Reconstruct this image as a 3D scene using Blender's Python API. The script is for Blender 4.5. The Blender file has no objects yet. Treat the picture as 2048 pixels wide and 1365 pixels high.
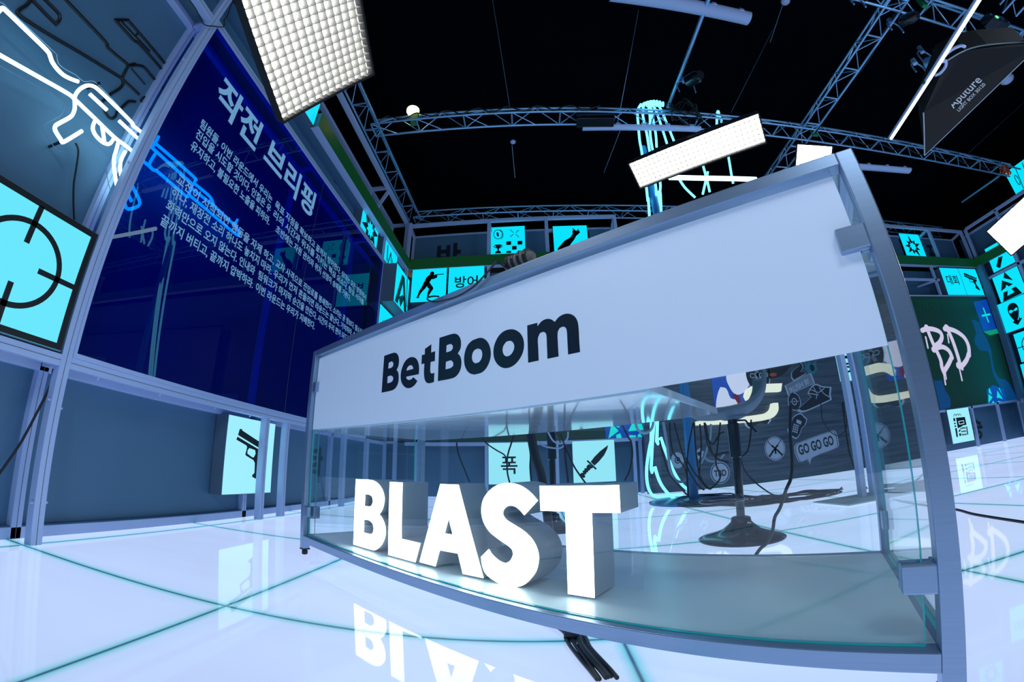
import bpy, bmesh, math, random
import numpy as np
from mathutils import Vector, Matrix
sc = bpy.context.scene
COL = sc.collection
random.seed(7)

# ------------------------------------------------------------------ camera (full-frame fisheye lens, slightly defished), world, exposure
FPX, KPX, CAM_H = 815.5, -0.0762, 0.5
_a, _b, _az = -0.0152, -0.3028, 0.0614
_u = np.array([math.sin(_a)*math.cos(_b), math.cos(_a)*math.cos(_b), math.sin(_b)])
_fw = np.array([0, 0, -1.0]); _fw -= _u*(_fw@_u); _fw /= np.linalg.norm(_fw)
_rt = np.cross(_fw, _u)
_Y = math.sin(_az)*_rt + math.cos(_az)*_fw
_X = np.cross(_Y, _u)
W = np.stack([_X, _Y, _u])
cd = bpy.data.cameras.new('camera'); cam = bpy.data.objects.new('camera', cd); COL.objects.link(cam)
cd.type = 'PANO'; cd.panorama_type = 'FISHEYE_LENS_POLYNOMIAL'
cd.sensor_fit = 'HORIZONTAL'; cd.sensor_width = 36.0; cd.sensor_height = 24.0
_fm = FPX*36/2048
cd.fisheye_fov = math.radians(178)
cd.fisheye_polynomial_k0 = 0.0; cd.fisheye_polynomial_k1 = -1/_fm; cd.fisheye_polynomial_k2 = 0.0
cd.fisheye_polynomial_k3 = -KPX/_fm**3; cd.fisheye_polynomial_k4 = 0.0
cd.clip_start = 0.01; cd.clip_end = 200
M4 = Matrix(W.tolist()).to_4x4(); M4.translation = (0, 0, CAM_H)
cam.matrix_world = M4
sc.camera = cam
wd = bpy.data.worlds.new('world'); sc.world = wd; wd.use_nodes = True
wd.node_tree.nodes['Background'].inputs[0].default_value = (0.10, 0.25, 0.6, 1)
wd.node_tree.nodes['Background'].inputs[1].default_value = 0.006
sc.view_settings.view_transform = 'Standard'; sc.view_settings.look = 'None'
sc.view_settings.exposure = 0.0; sc.view_settings.gamma = 1.0; sc.view_settings.use_curve_mapping = False
sc.cycles.max_bounces = 10; sc.cycles.transparent_max_bounces = 24; sc.cycles.sample_clamp_indirect = 6.0
def area(name, loc, target, sx, sy, power, color):
    l = bpy.data.lights.new(name, 'AREA'); l.shape = 'RECTANGLE'; l.size = sx; l.size_y = sy
    l.energy = power; l.color = color
    o = bpy.data.objects.new(name, l); COL.objects.link(o); o.location = loc
    o.rotation_euler = (Vector(target)-Vector(loc)).to_track_quat('-Z', 'Y').to_euler()
    return o
# unseen area lights added to brighten the desk front and the set
area('added_area_light', (0.4, -1.6, 3.1), (-0.2, 1.6, 0.5), 1.2, 0.3, 34, (0.72, 0.86, 1.0))
area('added_area_light', (5.6, 0.4, 3.6), (4.0, 4.0, 0.4), 1.2, 0.6, 40, (0.70, 0.85, 1.0))

# ------------------------------------------------------------------ measuring: a photo pixel seen on a plane of the room -> the point
def ray(px, py):
    x, y = px-1024, -(py-682.5); r = math.hypot(x, y)+1e-9; th = r/FPX; th = th+KPX*th**3
    return W@np.array([x/r*math.sin(th), y/r*math.sin(th), -math.cos(th)])
O0 = np.array([0, 0, CAM_H])
def onX(px, py, X): r = ray(px, py); return O0+r*(X/r[0])
def onY(px, py, Y): r = ray(px, py); return O0+r*(Y/r[1])
def onZ(px, py, Z): r = ray(px, py); return O0+r*((Z-CAM_H)/r[2])
def onP(px, py, p0, n):
    r = ray(px, py); n = np.array(n, float); return O0+r*(((np.array(p0)-O0)@n)/(r@n))
def zm(x0, y0, k, pts): return [(x0+x/k, y0+y/k) for x, y in pts]
# desk frame: s along the front, t into the desk, z up
L0 = np.array([-1.261, 2.025, 0.0]); sd = np.array([0.8107, -0.5855, 0.0]); td = np.array([0.5855, 0.8107, 0.0]); up = np.array([0, 0, 1.0])
DLEN = 2.451
def D(s, t, z): return L0+sd*s+td*t+up*z
def uX(px, py, X): p = onX(px, py, X); return (p[1], p[2])      # left wall: u = y
def uY(px, py, Y): p = onY(px, py, Y); return (p[0], p[2])      # back wall: u = x

# ------------------------------------------------------------------ mesh collecting
class MB:
    def __init__(s): s.v = []; s.f = []
    def add(s, vs, fs):
        n = len(s.v); s.v += [tuple(map(float, p)) for p in vs]; s.f += [tuple(i+n for i in f) for f in fs]; return s
    def box(s, lo, hi):
        return s.obox(((lo[0]+hi[0])/2, (lo[1]+hi[1])/2, (lo[2]+hi[2])/2), (1, 0, 0), (0, 1, 0), (0, 0, 1), (hi[0]-lo[0])/2, (hi[1]-lo[1])/2, (hi[2]-lo[2])/2)
    def obox(s, c, ax, ay, az, hx, hy, hz):
        c, ax, ay, az = (np.array(q, float) for q in (c, ax, ay, az))
        vs = [c+ax*hx*i+ay*hy*j+az*hz*k for i in (-1, 1) for j in (-1, 1) for k in (-1, 1)]
        return s.add(vs, [(0, 1, 3, 2), (4, 6, 7, 5), (0, 4, 5, 1), (2, 3, 7, 6), (0, 2, 6, 4), (1, 5, 7, 3)])
    def dbox(s, s0, s1, t0, t1, z0, z1):
        return s.obox(D((s0+s1)/2, (t0+t1)/2, (z0+z1)/2), sd, td, up, abs(s1-s0)/2, abs(t1-t0)/2, abs(z1-z0)/2)
    def bar(s, p, q, w, h, upv=(0, 0, 1)):
        p, q = np.array(p, float), np.array(q, float); d = q-p; L = np.linalg.norm(d); d /= L
        upv = np.array(upv, float)
        if abs(d@upv) > 0.98: upv = np.array([0, 1.0, 0])
        x = np.cross(d, upv); x /= np.linalg.norm(x); z = np.cross(x, d)
        return s.obox((p+q)/2, d, x, z, L/2, w/2, h/2)
    def tube(s, pts, r, n=8, closed=False, caps=True):
        P = [np.array(p, float) for p in pts]; m = len(P)
        if m < 2: return s
        T = []
        for i in range(m):
            if closed: t = P[(i+1) % m]-P[i-1]
            else: t = P[min(i+1, m-1)]-P[max(i-1, 0)]
            T.append(t/(np.linalg.norm(t)+1e-12))
        a = np.array([0, 0, 1.0]) if abs(T[0][2]) < 0.9 else np.array([1.0, 0, 0])
        N = a-T[0]*(a@T[0]); N /= np.linalg.norm(N)
        rr = r if hasattr(r, '__len__') else [r]*m
        vs = []
        for i in range(m):
            N = N-T[i]*(N@T[i]); N /= np.linalg.norm(N); B = np.cross(T[i], N)
            for k in range(n):
                A = 2*math.pi*k/n; vs.append(P[i]+(N*math.cos(A)+B*math.sin(A))*rr[i])
        fs = []
        for i in range(m if closed else m-1):
            j = (i+1) % m
            for k in range(n): fs.append((i*n+k, i*n+(k+1) % n, j*n+(k+1) % n, j*n+k))
        if caps and not closed: fs += [tuple(range(n-1, -1, -1)), tuple((m-1)*n+k for k in range(n))]
        return s.add(vs, fs)
    def lathe(s, c, prof, n=32, axis=(0, 0, 1)):
        c = np.array(c, float); z = np.array(axis, float); z /= np.linalg.norm(z)
        a = np.array([1.0, 0, 0]) if abs(z[0]) < 0.9 else np.array([0, 1.0, 0])
        x = a-z*(a@z); x /= np.linalg.norm(x); y = np.cross(z, x)
        vs = [c+z*h+(x*math.cos(2*math.pi*k/n)+y*math.sin(2*math.pi*k/n))*r for r, h in prof for k in range(n)]
        m = len(prof); fs = [(i*n+k, i*n+(k+1) % n, (i+1)*n+(k+1) % n, (i+1)*n+k) for i in range(m-1) for k in range(n)]
        fs += [tuple(range(n-1, -1, -1)), tuple((m-1)*n+k for k in range(n))]
        return s.add(vs, fs)
    def quad(s, a, b, c, d): return s.add([a, b, c, d], [(0, 1, 2, 3)])

OFF = {}
def obj(name, mb, mat, parent=None, smooth=False, bevel=0.0):
    """one mesh object from a collector; parts get their parent's world offset taken off"""
    o_ = OFF.get(parent.name, (0, 0, 0)) if parent else (0, 0, 0)
    me = bpy.data.meshes.new(name)
    me.from_pydata([(p[0]-o_[0], p[1]-o_[1], p[2]-o_[2]) for p in mb.v], [], mb.f)
    me.validate(); me.update()
    bm = bmesh.new(); bm.from_mesh(me); bmesh.ops.recalc_face_normals(bm, faces=bm.faces); bm.to_mesh(me); bm.free()
    if smooth:
        me.polygons.foreach_set('use_smooth', [True]*len(me.polygons)); 
        try: me.set_sharp_from_angle(angle=math.radians(40))
        except Exception: pass
    me.materials.append(mat)
    o = bpy.data.objects.new(name, me); COL.objects.link(o)
    if parent: o.parent = parent; OFF[o.name] = o_
    else: OFF[o.name] = (0, 0, 0)
    if bevel:
        b = o.modifiers.new('bevel', 'BEVEL'); b.width = bevel; b.segments = 2; b.limit_method = 'ANGLE'
    return o
def tag(o, label, cat, group=None, kind=None):
    o['label'] = label; o['category'] = cat
    if group: o['group'] = group
    if kind: o['kind'] = kind
    return o
def thing(name, label, cat, loc=(0, 0, 0), group=None):
    o = bpy.data.objects.new(name, None); COL.objects.link(o); o.location = tuple(map(float, loc)); o.empty_display_size = 0.05
    OFF[o.name] = tuple(map(float, loc))
    return tag(o, label, cat, group)
def struct(name, mb, mat, **k):
    o = obj(name, mb, mat, **k); o['kind'] = 'structure'; return o

# ------------------------------------------------------------------ flat shapes (filled outlines with holes), text, ribbons
def smooth(pts, n=4, corner=50):
    P = [np.array(p, float) for p in pts]; m = len(P); out = []
    def isc(i):
        a = P[i]-P[i-1]; b = P[(i+1) % m]-P[i]
        return abs(math.degrees(math.atan2(a[0]*b[1]-a[1]*b[0], a@b))) > corner
    C = [isc(i) for i in range(m)]
    for i in range(m):
        p1, p2 = P[i], P[(i+1) % m]; L = np.linalg.norm(p2-p1)
        def tan(j):
            if C[j % m]: return None
            t = P[(j+1) % m]-P[j-1]; return t/(np.linalg.norm(t)+1e-12)
        t1, t2 = tan(i), tan((i+1) % m)
        if t1 is None and t2 is None: out.append(p1); continue
        if t1 is None: t1 = (p2-p1)/(L+1e-12)
        if t2 is None: t2 = (p2-p1)/(L+1e-12)
        for k in range(n):
            t = k/n
            out.append((2*t**3-3*t**2+1)*p1+(t**3-2*t**2+t)*t1*L+(-2*t**3+3*t**2)*p2+(t**3-t**2)*t2*L)
    return [tuple(p) for p in out]
def _curve_mesh(cu):
    o = bpy.data.objects.new('tmp', cu); COL.objects.link(o)
    dg = bpy.context.evaluated_depsgraph_get(); me = o.evaluated_get(dg).to_mesh()
    vs = [tuple(v.co) for v in me.vertices]; fs = [tuple(p.vertices) for p in me.polygons]
    o.evaluated_get(dg).to_mesh_clear(); bpy.data.objects.remove(o); bpy.data.curves.remove(cu)
    return vs, fs
def shape2d(loops, depth=0.0):
    cu = bpy.data.curves.new('tmp', 'CURVE'); cu.dimensions = '2D'; cu.fill_mode = 'BOTH'; cu.extrude = depth/2
    for lp in loops:
        sp = cu.splines.new('POLY'); sp.points.add(len(lp)-1)
        for p, q in zip(sp.points, lp): p.co = (q[0], q[1], 0, 1)
        sp.use_cyclic_u = True
    return _curve_mesh(cu)
def shape(mb, loops, o, u, v, depth=0.001):
    """filled outline in plane (o,u,v); the front lies depth in front along u x v"""
    o, u, v = (np.array(q, float) for q in (o, u, v)); n = np.cross(u, v)
    vs, fs = shape2d(loops, depth)
    mb.add([o+u*p[0]+v*p[1]+n*(p[2]+depth/2) for p in vs], fs); return mb
def text(mb, body, o, u, v, size, width=None, bold=0.0, depth=0.001, align='CENTER', spacing=1.0):
    cu = bpy.data.curves.new('tmp', 'FONT'); cu.body = body; cu.size = 1.0; cu.align_x = align; cu.align_y = 'BOTTOM_BASELINE'
    cu.offset = bold; cu.extrude = 0; cu.space_character = spacing; cu.resolution_u = 3
    vs, fs = _curve_mesh(cu)
    o, u, v = (np.array(q, float) for q in (o, u, v)); n = np.cross(u, v)
    if not vs: return mb
    xs = [p[0] for p in vs]; kx = size
    if width: kx = width/(max(xs)-min(xs))
    x0 = min(xs) if align == 'LEFT' else (max(xs)+min(xs))/2
    mb.add([o+u*(p[0]-x0)*kx+v*p[1]*size+n*depth for p in vs], fs); return mb
def ribbon(mb, pts, r, o, u, v, depth=0.0012, nd=10):
    """flat round-ended stroke"""
    o, u, v = (np.array(q, float) for q in (o, u, v)); n = np.cross(u, v)
    P = [np.array(p, float) for p in pts]; rr = r if hasattr(r, '__len__') else [r]*len(P)
    to = lambda p: o+u*p[0]+v*p[1]+n*depth
    for i, p in enumerate(P):
        mb.add([to(p+rr[i]*np.array([math.cos(2*math.pi*k/nd), math.sin(2*math.pi*k/nd)])) for k in range(nd)], [tuple(range(nd))])
        if i+1 < len(P):
            q = P[i+1]; d = q-p; L = np.linalg.norm(d)
            if L < 1e-9: continue
            d /= L; m = np.array([-d[1], d[0]])
            mb.add([to(p+m*rr[i]), to(p-m*rr[i]), to(q-m*rr[i+1]), to(q+m*rr[i+1])], [(0, 1, 2, 3)])
    return mb
def disc2(cx, cy, r, n=28): return [(cx+r*math.cos(2*math.pi*k/n), cy+r*math.sin(2*math.pi*k/n)) for k in range(n)]
def rect2(x0, y0, x1, y1): return [(x0, y0), (x1, y0), (x1, y1), (x0, y1)]
def cat(pts, n=5):
    """smooth open polyline in 3-D or 2-D"""
    P = [np.array(p, float) for p in pts]; out = []
    for i in range(len(P)-1):
        p0, p1, p2, p3 = P[max(i-1, 0)], P[i], P[i+1], P[min(i+2, len(P)-1)]
        for k in range(n):
            t = k/n; out.append(0.5*((2*p1)+(p2-p0)*t+(2*p0-5*p1+4*p2-p3)*t*t+(3*p1-p0-3*p2+p3)*t**3))
    out.append(P[-1]); return out

# ------------------------------------------------------------------ materials
def mat(name): m = bpy.data.materials.new(name); m.use_nodes = True; return m, m.node_tree.nodes, m.node_tree.links
def pr(name, col, rough=0.5, metal=0.0, em=None, es=0.0, noise=0.0, nscale=20, spec=0.5, coat=0.0, stretch=None):
    m, N, Lk = mat(name); b = N['Principled BSDF']
    b.inputs['Base Color'].default_value = (*col, 1); b.inputs['Roughness'].default_value = rough; b.inputs['Metallic'].default_value = metal
    b.inputs['Specular IOR Level'].default_value = spec; b.inputs['Coat Weight'].default_value = coat
    if em: b.inputs['Emission Color'].default_value = (*em, 1); b.inputs['Emission Strength'].default_value = es
    if noise:
        tc = N.new('ShaderNodeTexCoord'); nt = N.new('ShaderNodeTexNoise'); nt.inputs['Scale'].default_value = nscale; nt.inputs['Detail'].default_value = 5
        src = tc.outputs['Object']
        if stretch:
            mp = N.new('ShaderNodeMapping'); mp.inputs['Scale'].default_value = stretch; Lk.new(src, mp.inputs[0]); src = mp.outputs[0]
        Lk.new(src, nt.inputs['Vector'])
        mx = N.new('ShaderNodeMix'); mx.data_type = 'RGBA'
        mx.inputs[6].default_value = (*[c*(1-noise) for c in col], 1); mx.inputs[7].default_value = (*[min(1, c*(1+noise)) for c in col], 1)
        Lk.new(nt.outputs['Fac'], mx.inputs[0]); Lk.new(mx.outputs[2], b.inputs['Base Color'])
    return m
def emis(name, col, s): return pr(name, (0.02, 0.02, 0.02), 0.4, 0, col, s)
def glass(name, tint, refl=1.0, rough=0.0, ior=1.5, fmin=0.0):
    """thin pane: tinted see-through plus a Fresnel mirror"""
    m, N, Lk = mat(name); N.remove(N['Principled BSDF']); out = N['Material Output']
    t = N.new('ShaderNodeBsdfTransparent'); t.inputs[0].default_value = (*tint, 1)
    g = N.new('ShaderNodeBsdfGlossy'); g.inputs['Roughness'].default_value = rough; g.inputs[0].default_value = (refl, refl, refl, 1)
    fr = N.new('ShaderNodeFresnel'); ge = N.new('ShaderNodeNewGeometry')
    io = N.new('ShaderNodeMapRange'); io.inputs['To Min'].default_value = ior; io.inputs['To Max'].default_value = 1/ior   # same mirror from either face
    Lk.new(ge.outputs['Backfacing'], io.inputs['Value']); Lk.new(io.outputs[0], fr.inputs[0])
    ad = N.new('ShaderNodeMath'); ad.operation = 'MAXIMUM'; ad.inputs[1].default_value = fmin; Lk.new(fr.outputs[0], ad.inputs[0])
    mx = N.new('ShaderNodeMixShader'); Lk.new(ad.outputs[0], mx.inputs[0]); Lk.new(t.outputs[0], mx.inputs[1]); Lk.new(g.outputs[0], mx.inputs[2])
    Lk.new(mx.outputs[0], out.inputs[0]); return m
MT = {}
MT['steel'] = pr('brushed_steel', (0.30, 0.42, 0.60), 0.36, 0.75, noise=0.10, nscale=6, stretch=(1, 1, 40))
MT['white_frame'] = pr('white_painted_metal', (0.44, 0.58, 0.90), 0.45, 0.0, noise=0.03, nscale=9)  # blue of the set lighting is put into the white base colour
MT['groove'] = pr('groove_shadow_gap', (0.10, 0.12, 0.16), 0.6)
MT['grey_panel'] = pr('grey_wall_panel', (0.075, 0.185, 0.31), 0.55, noise=0.06, nscale=3)  # grey board, with the cast of the blue light mixed into its colour
MT['dark_panel'] = pr('dark_wall_panel', (0.012, 0.028, 0.045), 0.6, noise=0.08, nscale=3)
MT['black'] = pr('black_print', (0.004, 0.006, 0.010), 0.5)
MT['black_rubber'] = pr('black_rubber', (0.008, 0.010, 0.014), 0.45, noise=0.2, nscale=30)
MT['black_gloss'] = pr('black_gloss_metal', (0.006, 0.009, 0.014), 0.22, 0.0, coat=0.4)
MT['black_cloth'] = pr('black_cloth', (0.007, 0.008, 0.011), 0.9, noise=0.25, nscale=6)
MT['truss'] = pr('aluminium_truss', (0.28, 0.56, 0.86), 0.35, 0.7, noise=0.06, nscale=15)
MT['film'] = pr('white_vinyl_film', (0.66, 0.77, 0.94), 0.32, 0, noise=0.015, nscale=4, em=(0.55, 0.74, 1.0), es=0.18)  # slight emission lifts the film's brightness; the film is no lamp
MT['white_sat'] = pr('white_satin_board', (0.50, 0.64, 0.72), 0.3, noise=0.02, nscale=6)
MT['white_gloss'] = pr('white_gloss_board', (0.72, 0.80, 0.92), 0.08, coat=0.5)
MT['glass'] = glass('clear_glass', (0.93, 0.985, 0.985), 1.0, 0.0, 1.5)
MT['glass_edge'] = pr('green_glass_edge', (0.02, 0.30, 0.36), 0.15, 0, (0.02, 0.35, 0.42), 0.25)  # light caught in the edge is imitated by a weak emission
MT['acrylic'] = glass('clear_acrylic', (0.93, 0.96, 0.99), 1.0, 0.0, 1.42)
MT['blue_glass'] = glass('deep_blue_film_glass', (0.0, 0.10, 0.72), 0.75, 0.0, 1.5, 0.08)
MT['logo_ink'] = pr('dark_navy_vinyl', (0.003, 0.013, 0.030), 0.35)
MT['letter_face'] = emis('glowing_letter_face', (1.0, 1.0, 0.97), 5.0)
MT['letter_side'] = pr('grey_letter_return', (0.34, 0.40, 0.46), 0.38, 0.3)
MT['lit_cyan'] = emis('cyan_lightbox_diffuser', (0.0, 0.76, 1.0), 1.0)
MT['lit_cyan_near'] = emis('pale_cyan_lightbox_diffuser', (0.13, 0.78, 0.96), 1.0)
MT['lit_cyan_low'] = emis('icy_lightbox_diffuser', (0.34, 0.84, 0.98), 1.0)
MT['box_side'] = pr('blue_grey_box_side', (0.10, 0.17, 0.25), 0.5)
MT['neon'] = emis('white_neon_tube', (0.55, 0.92, 1.0), 3.2)
MT['neon_cyan'] = emis('cyan_led_rope', (0.16, 0.75, 1.0), 2.2)
MT['neon_off'] = pr('unlit_led_rope', (0.28, 0.45, 0.62), 0.3)
MT['panel_text'] = emis('pale_blue_vinyl_text', (0.20, 0.50, 0.88), 0.62)  # vinyl letters kept bright by emission instead of by falling light
MT['green_dark'] = emis('dark_green_screen', (0.0, 0.030, 0.020), 0.55)
MT['green_band'] = emis('green_led_band', (0.0, 0.055, 0.010), 0.55)
MT['screen_blue'] = emis('screen_blue', (0.0, 0.06, 0.45), 0.8)
MT['screen_cyan'] = emis('screen_cyan', (0.0, 0.80, 0.72), 0.9)
MT['screen_lilac'] = emis('screen_lilac', (0.58, 0.55, 0.76), 0.95)
MT['screen_green'] = emis('screen_bright_green', (0.0, 0.42, 0.22), 0.7)
MT['softbox_lit'] = emis('softbox_diffuser', (1.0, 0.99, 0.96), 16.0)
MT['softbox_near'] = emis('softbox_diffuser_near', (1.0, 0.99, 0.96), 9.0)
MT['grid_cloth'] = pr('pale_grid_cloth', (0.26, 0.26, 0.24), 0.7)
MT['softbox_black'] = pr('black_softbox_cloth', (0.004, 0.005, 0.007), 0.85, noise=0.2, nscale=8)
MT['piping'] = pr('pale_piping', (0.40, 0.52, 0.58), 0.6)
MT['white_print'] = pr('white_print', (0.75, 0.78, 0.82), 0.6)
MT['sticker_white'] = pr('sticker_pale_blue', (0.42, 0.52, 0.68), 0.5)
MT['sticker_dark'] = pr('sticker_dark', (0.010, 0.018, 0.030), 0.5)
MT['sticker_grey'] = pr('sticker_grey', (0.20, 0.25, 0.34), 0.5)
MT['cream_lit'] = emis('cream_lit_sign', (0.90, 0.93, 0.80), 0.95)
MT['green_tape'] = pr('green_tape', (0.0, 0.22, 0.08), 0.6)
MT['orange'] = pr('orange_strap', (0.55, 0.08, 0.02), 0.6)
# ------------------------------------------------------------------ floor of lit glass tiles
TP, TX, TY = 1.229, 1.4465, 1.1665
def floor_material():
    m, N, Lk = mat('lit_glass_floor_tiles'); b = N['Principled BSDF']
    tc = N.new('ShaderNodeTexCoord'); sx = N.new('ShaderNodeSeparateXYZ'); Lk.new(tc.outputs['Object'], sx.inputs[0])
    def M(op, a, bb=None):
        n = N.new('ShaderNodeMath'); n.operation = op
        for i, q in enumerate((a, bb)):
            if q is None: continue
            if isinstance(q, (int, float)): n.inputs[i].default_value = q
            else: Lk.new(q, n.inputs[i])
        return n.outputs[0]
    def dist(o, x0):
        f = M('FRACT', M('ADD', M('DIVIDE', M('SUBTRACT', o, x0), TP), 100.5))
        return M('MULTIPLY', M('ABSOLUTE', M('SUBTRACT', f, 0.5)), TP)
    d = M('MINIMUM', dist(sx.outputs[0], TX), dist(sx.outputs[1], TY))
    cr = N.new('ShaderNodeValToRGB'); e = cr.color_ramp
    Lk.new(M('DIVIDE', d, 0.1), cr.inputs[0])
    e.elements[0].position = 0.0; e.elements[0].color = (0.0, 0.012, 0.03, 1)
    e.elements[1].position = 1.0; e.elements[1].color = (0.54, 0.67, 1.0, 1)
    for p, c in ((0.028, (0.0, 0.02, 0.04, 1)), (0.045, (0.04, 0.34, 0.46, 1)), (0.10, (0.18, 0.55, 0.68, 1)), (0.17, (0.30, 0.60, 0.78, 1)), (0.34, (0.50, 0.66, 0.97, 1))):
        k = e.elements.new(p); k.color = c
    nt = N.new('ShaderNodeTexNoise'); nt.inputs['Scale'].default_value = 0.9; nt.inputs['Detail'].default_value = 3
    mp = N.new('ShaderNodeMapping'); mp.inputs['Scale'].default_value = (1.0, 3.2, 1); Lk.new(tc.outputs['Object'], mp.inputs[0]); Lk.new(mp.outputs[0], nt.inputs['Vector'])
    st = M('MULTIPLY', M('ADD', M('MULTIPLY', nt.outputs['Fac'], 0.22), 0.89), 0.84)
    Lk.new(cr.outputs[0], b.inputs['Emission Color']); Lk.new(st, b.inputs['Emission Strength'])
    b.inputs['Base Color'].default_value = (0.28, 0.33, 0.38, 1)
    b.inputs['Roughness'].default_value = 0.03; b.inputs['Specular IOR Level'].default_value = 0.55
    return m
MT['floor'] = floor_material()
f = MB().box((-2.6, -4.5, -0.05), (10.6, 6.6, 0.0)); fl = struct('floor', f, MT['floor'])
struct('floor_hall', MB().box((-9, -9, -0.10), (17, 15, -0.055)), MT['dark_panel'])

# ------------------------------------------------------------------ presenter desk
H = 1.11
dk = thing('presenter_desk', 'white fronted presenter desk in a steel tube frame with a logo and clear glass below', 'desk', D(DLEN/2, 0.4, 0))
P_ = 0.04
for (s, t) in ((0, 0), (DLEN-P_, 0), (0, 0.78), (DLEN-P_, 0.78)):
    obj('post', MB().dbox(s, s+P_, t, t+P_, 0.033, H), MT['steel'], dk, bevel=0.003)
for (s, t) in ((0, 0), (DLEN-P_, 0), (0, 0.78), (DLEN-P_, 0.78)):
    m = MB().lathe(D(s+.02, t+.02, 0), [(0.012, 0.0), (0.016, 0.004), (0.016, 0.02), (0.010, 0.022), (0.010, 0.027)], 16)
    m.dbox(s-.001, s+P_+.001, t-.001, t+P_+.001, 0.027, 0.033)
    obj('levelling_foot', m, MT['black_rubber'], dk)
for z0, z1 in ((0.066, 0.1035), (1.076, H)):
    for t in (0.0, 0.78): obj('rail', MB().dbox(P_, DLEN-P_, t, t+P_, z0, z1), MT['steel'], dk, bevel=0.002)
    for s in (0.0, DLEN-P_): obj('rail', MB().dbox(s, s+P_, P_, 0.78, z0, z1), MT['steel'], dk, bevel=0.002)
obj('bottom_shelf', MB().dbox(P_, DLEN-P_, 0.042, 0.778, 0.088, 0.1035), MT['white_sat'], dk)
obj('worktop', MB().dbox(0.03, 1.86, 0.05, 0.845, 0.665, 0.69), MT['white_gloss'], dk, bevel=0.002)
obj('counter_top', MB().dbox(P_, DLEN-P_, P_, 0.78, 1.085, 1.105), MT['white_sat'], dk)
# front pane: white film above, clear below; end panes
gf = obj('front_glass', MB().dbox(0.05, 2.389, 0.026, 0.034, 0.106, 1.07), MT['glass'], dk)
obj('glass_edge', MB().dbox(2.3885, 2.3905, 0.026, 0.034, 0.106, 1.07), MT['glass_edge'], gf)
obj('glass_edge', MB().dbox(0.0485, 0.0505, 0.026, 0.034, 0.106, 1.07), MT['glass_edge'], gf)
obj('glass_edge', MB().dbox(0.05, 2.389, 0.0262, 0.0338, 0.104, 0.106), MT['glass_edge'], gf)
film = obj('front_panel', MB().dbox(0.047, 2.3895, 0.0235, 0.0255, 0.668, 1.066), MT['film'], dk)
film['label'] = 'white vinyl covering the upper part of the glass'
for s in (0.018, DLEN-0.026):
    g = obj('end_glass', MB().dbox(s, s+.008, 0.075, 0.745, 0.106, 1.07), MT['glass'], dk)
    for t in (0.073, 0.745): obj('glass_edge', MB().dbox(s, s+.008, t, t+.002, 0.106, 1.07), MT['glass_edge'], g)
    obj('glass_edge', MB().dbox(s, s+.008, 0.075, 0.745, 0.104, 0.106), MT['glass_edge'], g)
for (s0, s1, t0, t1, z0, z1) in ((2.348, 2.413, 0.002, 0.046, 0.870, 0.927), (2.350, 2.413, 0.002, 0.046, 0.207, 0.262), (0.040, 0.085, 0.002, 0.046, 0.870, 0.925), (0.040, 0.085, 0.002, 0.046, 0.205, 0.258)):
    obj('glass_clamp', MB().dbox(s0, s1, t0, 0.0225, z0, z1).dbox(s0, s1, 0.0375, t1, z0, z1).dbox(s0 if s0 < 1 else 2.392, 0.047 if s0 < 1 else s1, 0.0225, 0.0375, z0, z1), MT['steel'], dk, bevel=0.004)
for s0 in (0.004, DLEN-.036):
    for z0, z1 in ((0.19, 0.253), (0.87, 0.93)):
        for t0 in (0.042, 0.725):
            obj('glass_clamp', MB().dbox(s0, s0+.012, t0, t0+.053, z0, z1).dbox(s0+.024, s0+.036, t0, t0+.053, z0, z1), MT['steel'], dk, bevel=0.003)
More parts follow.
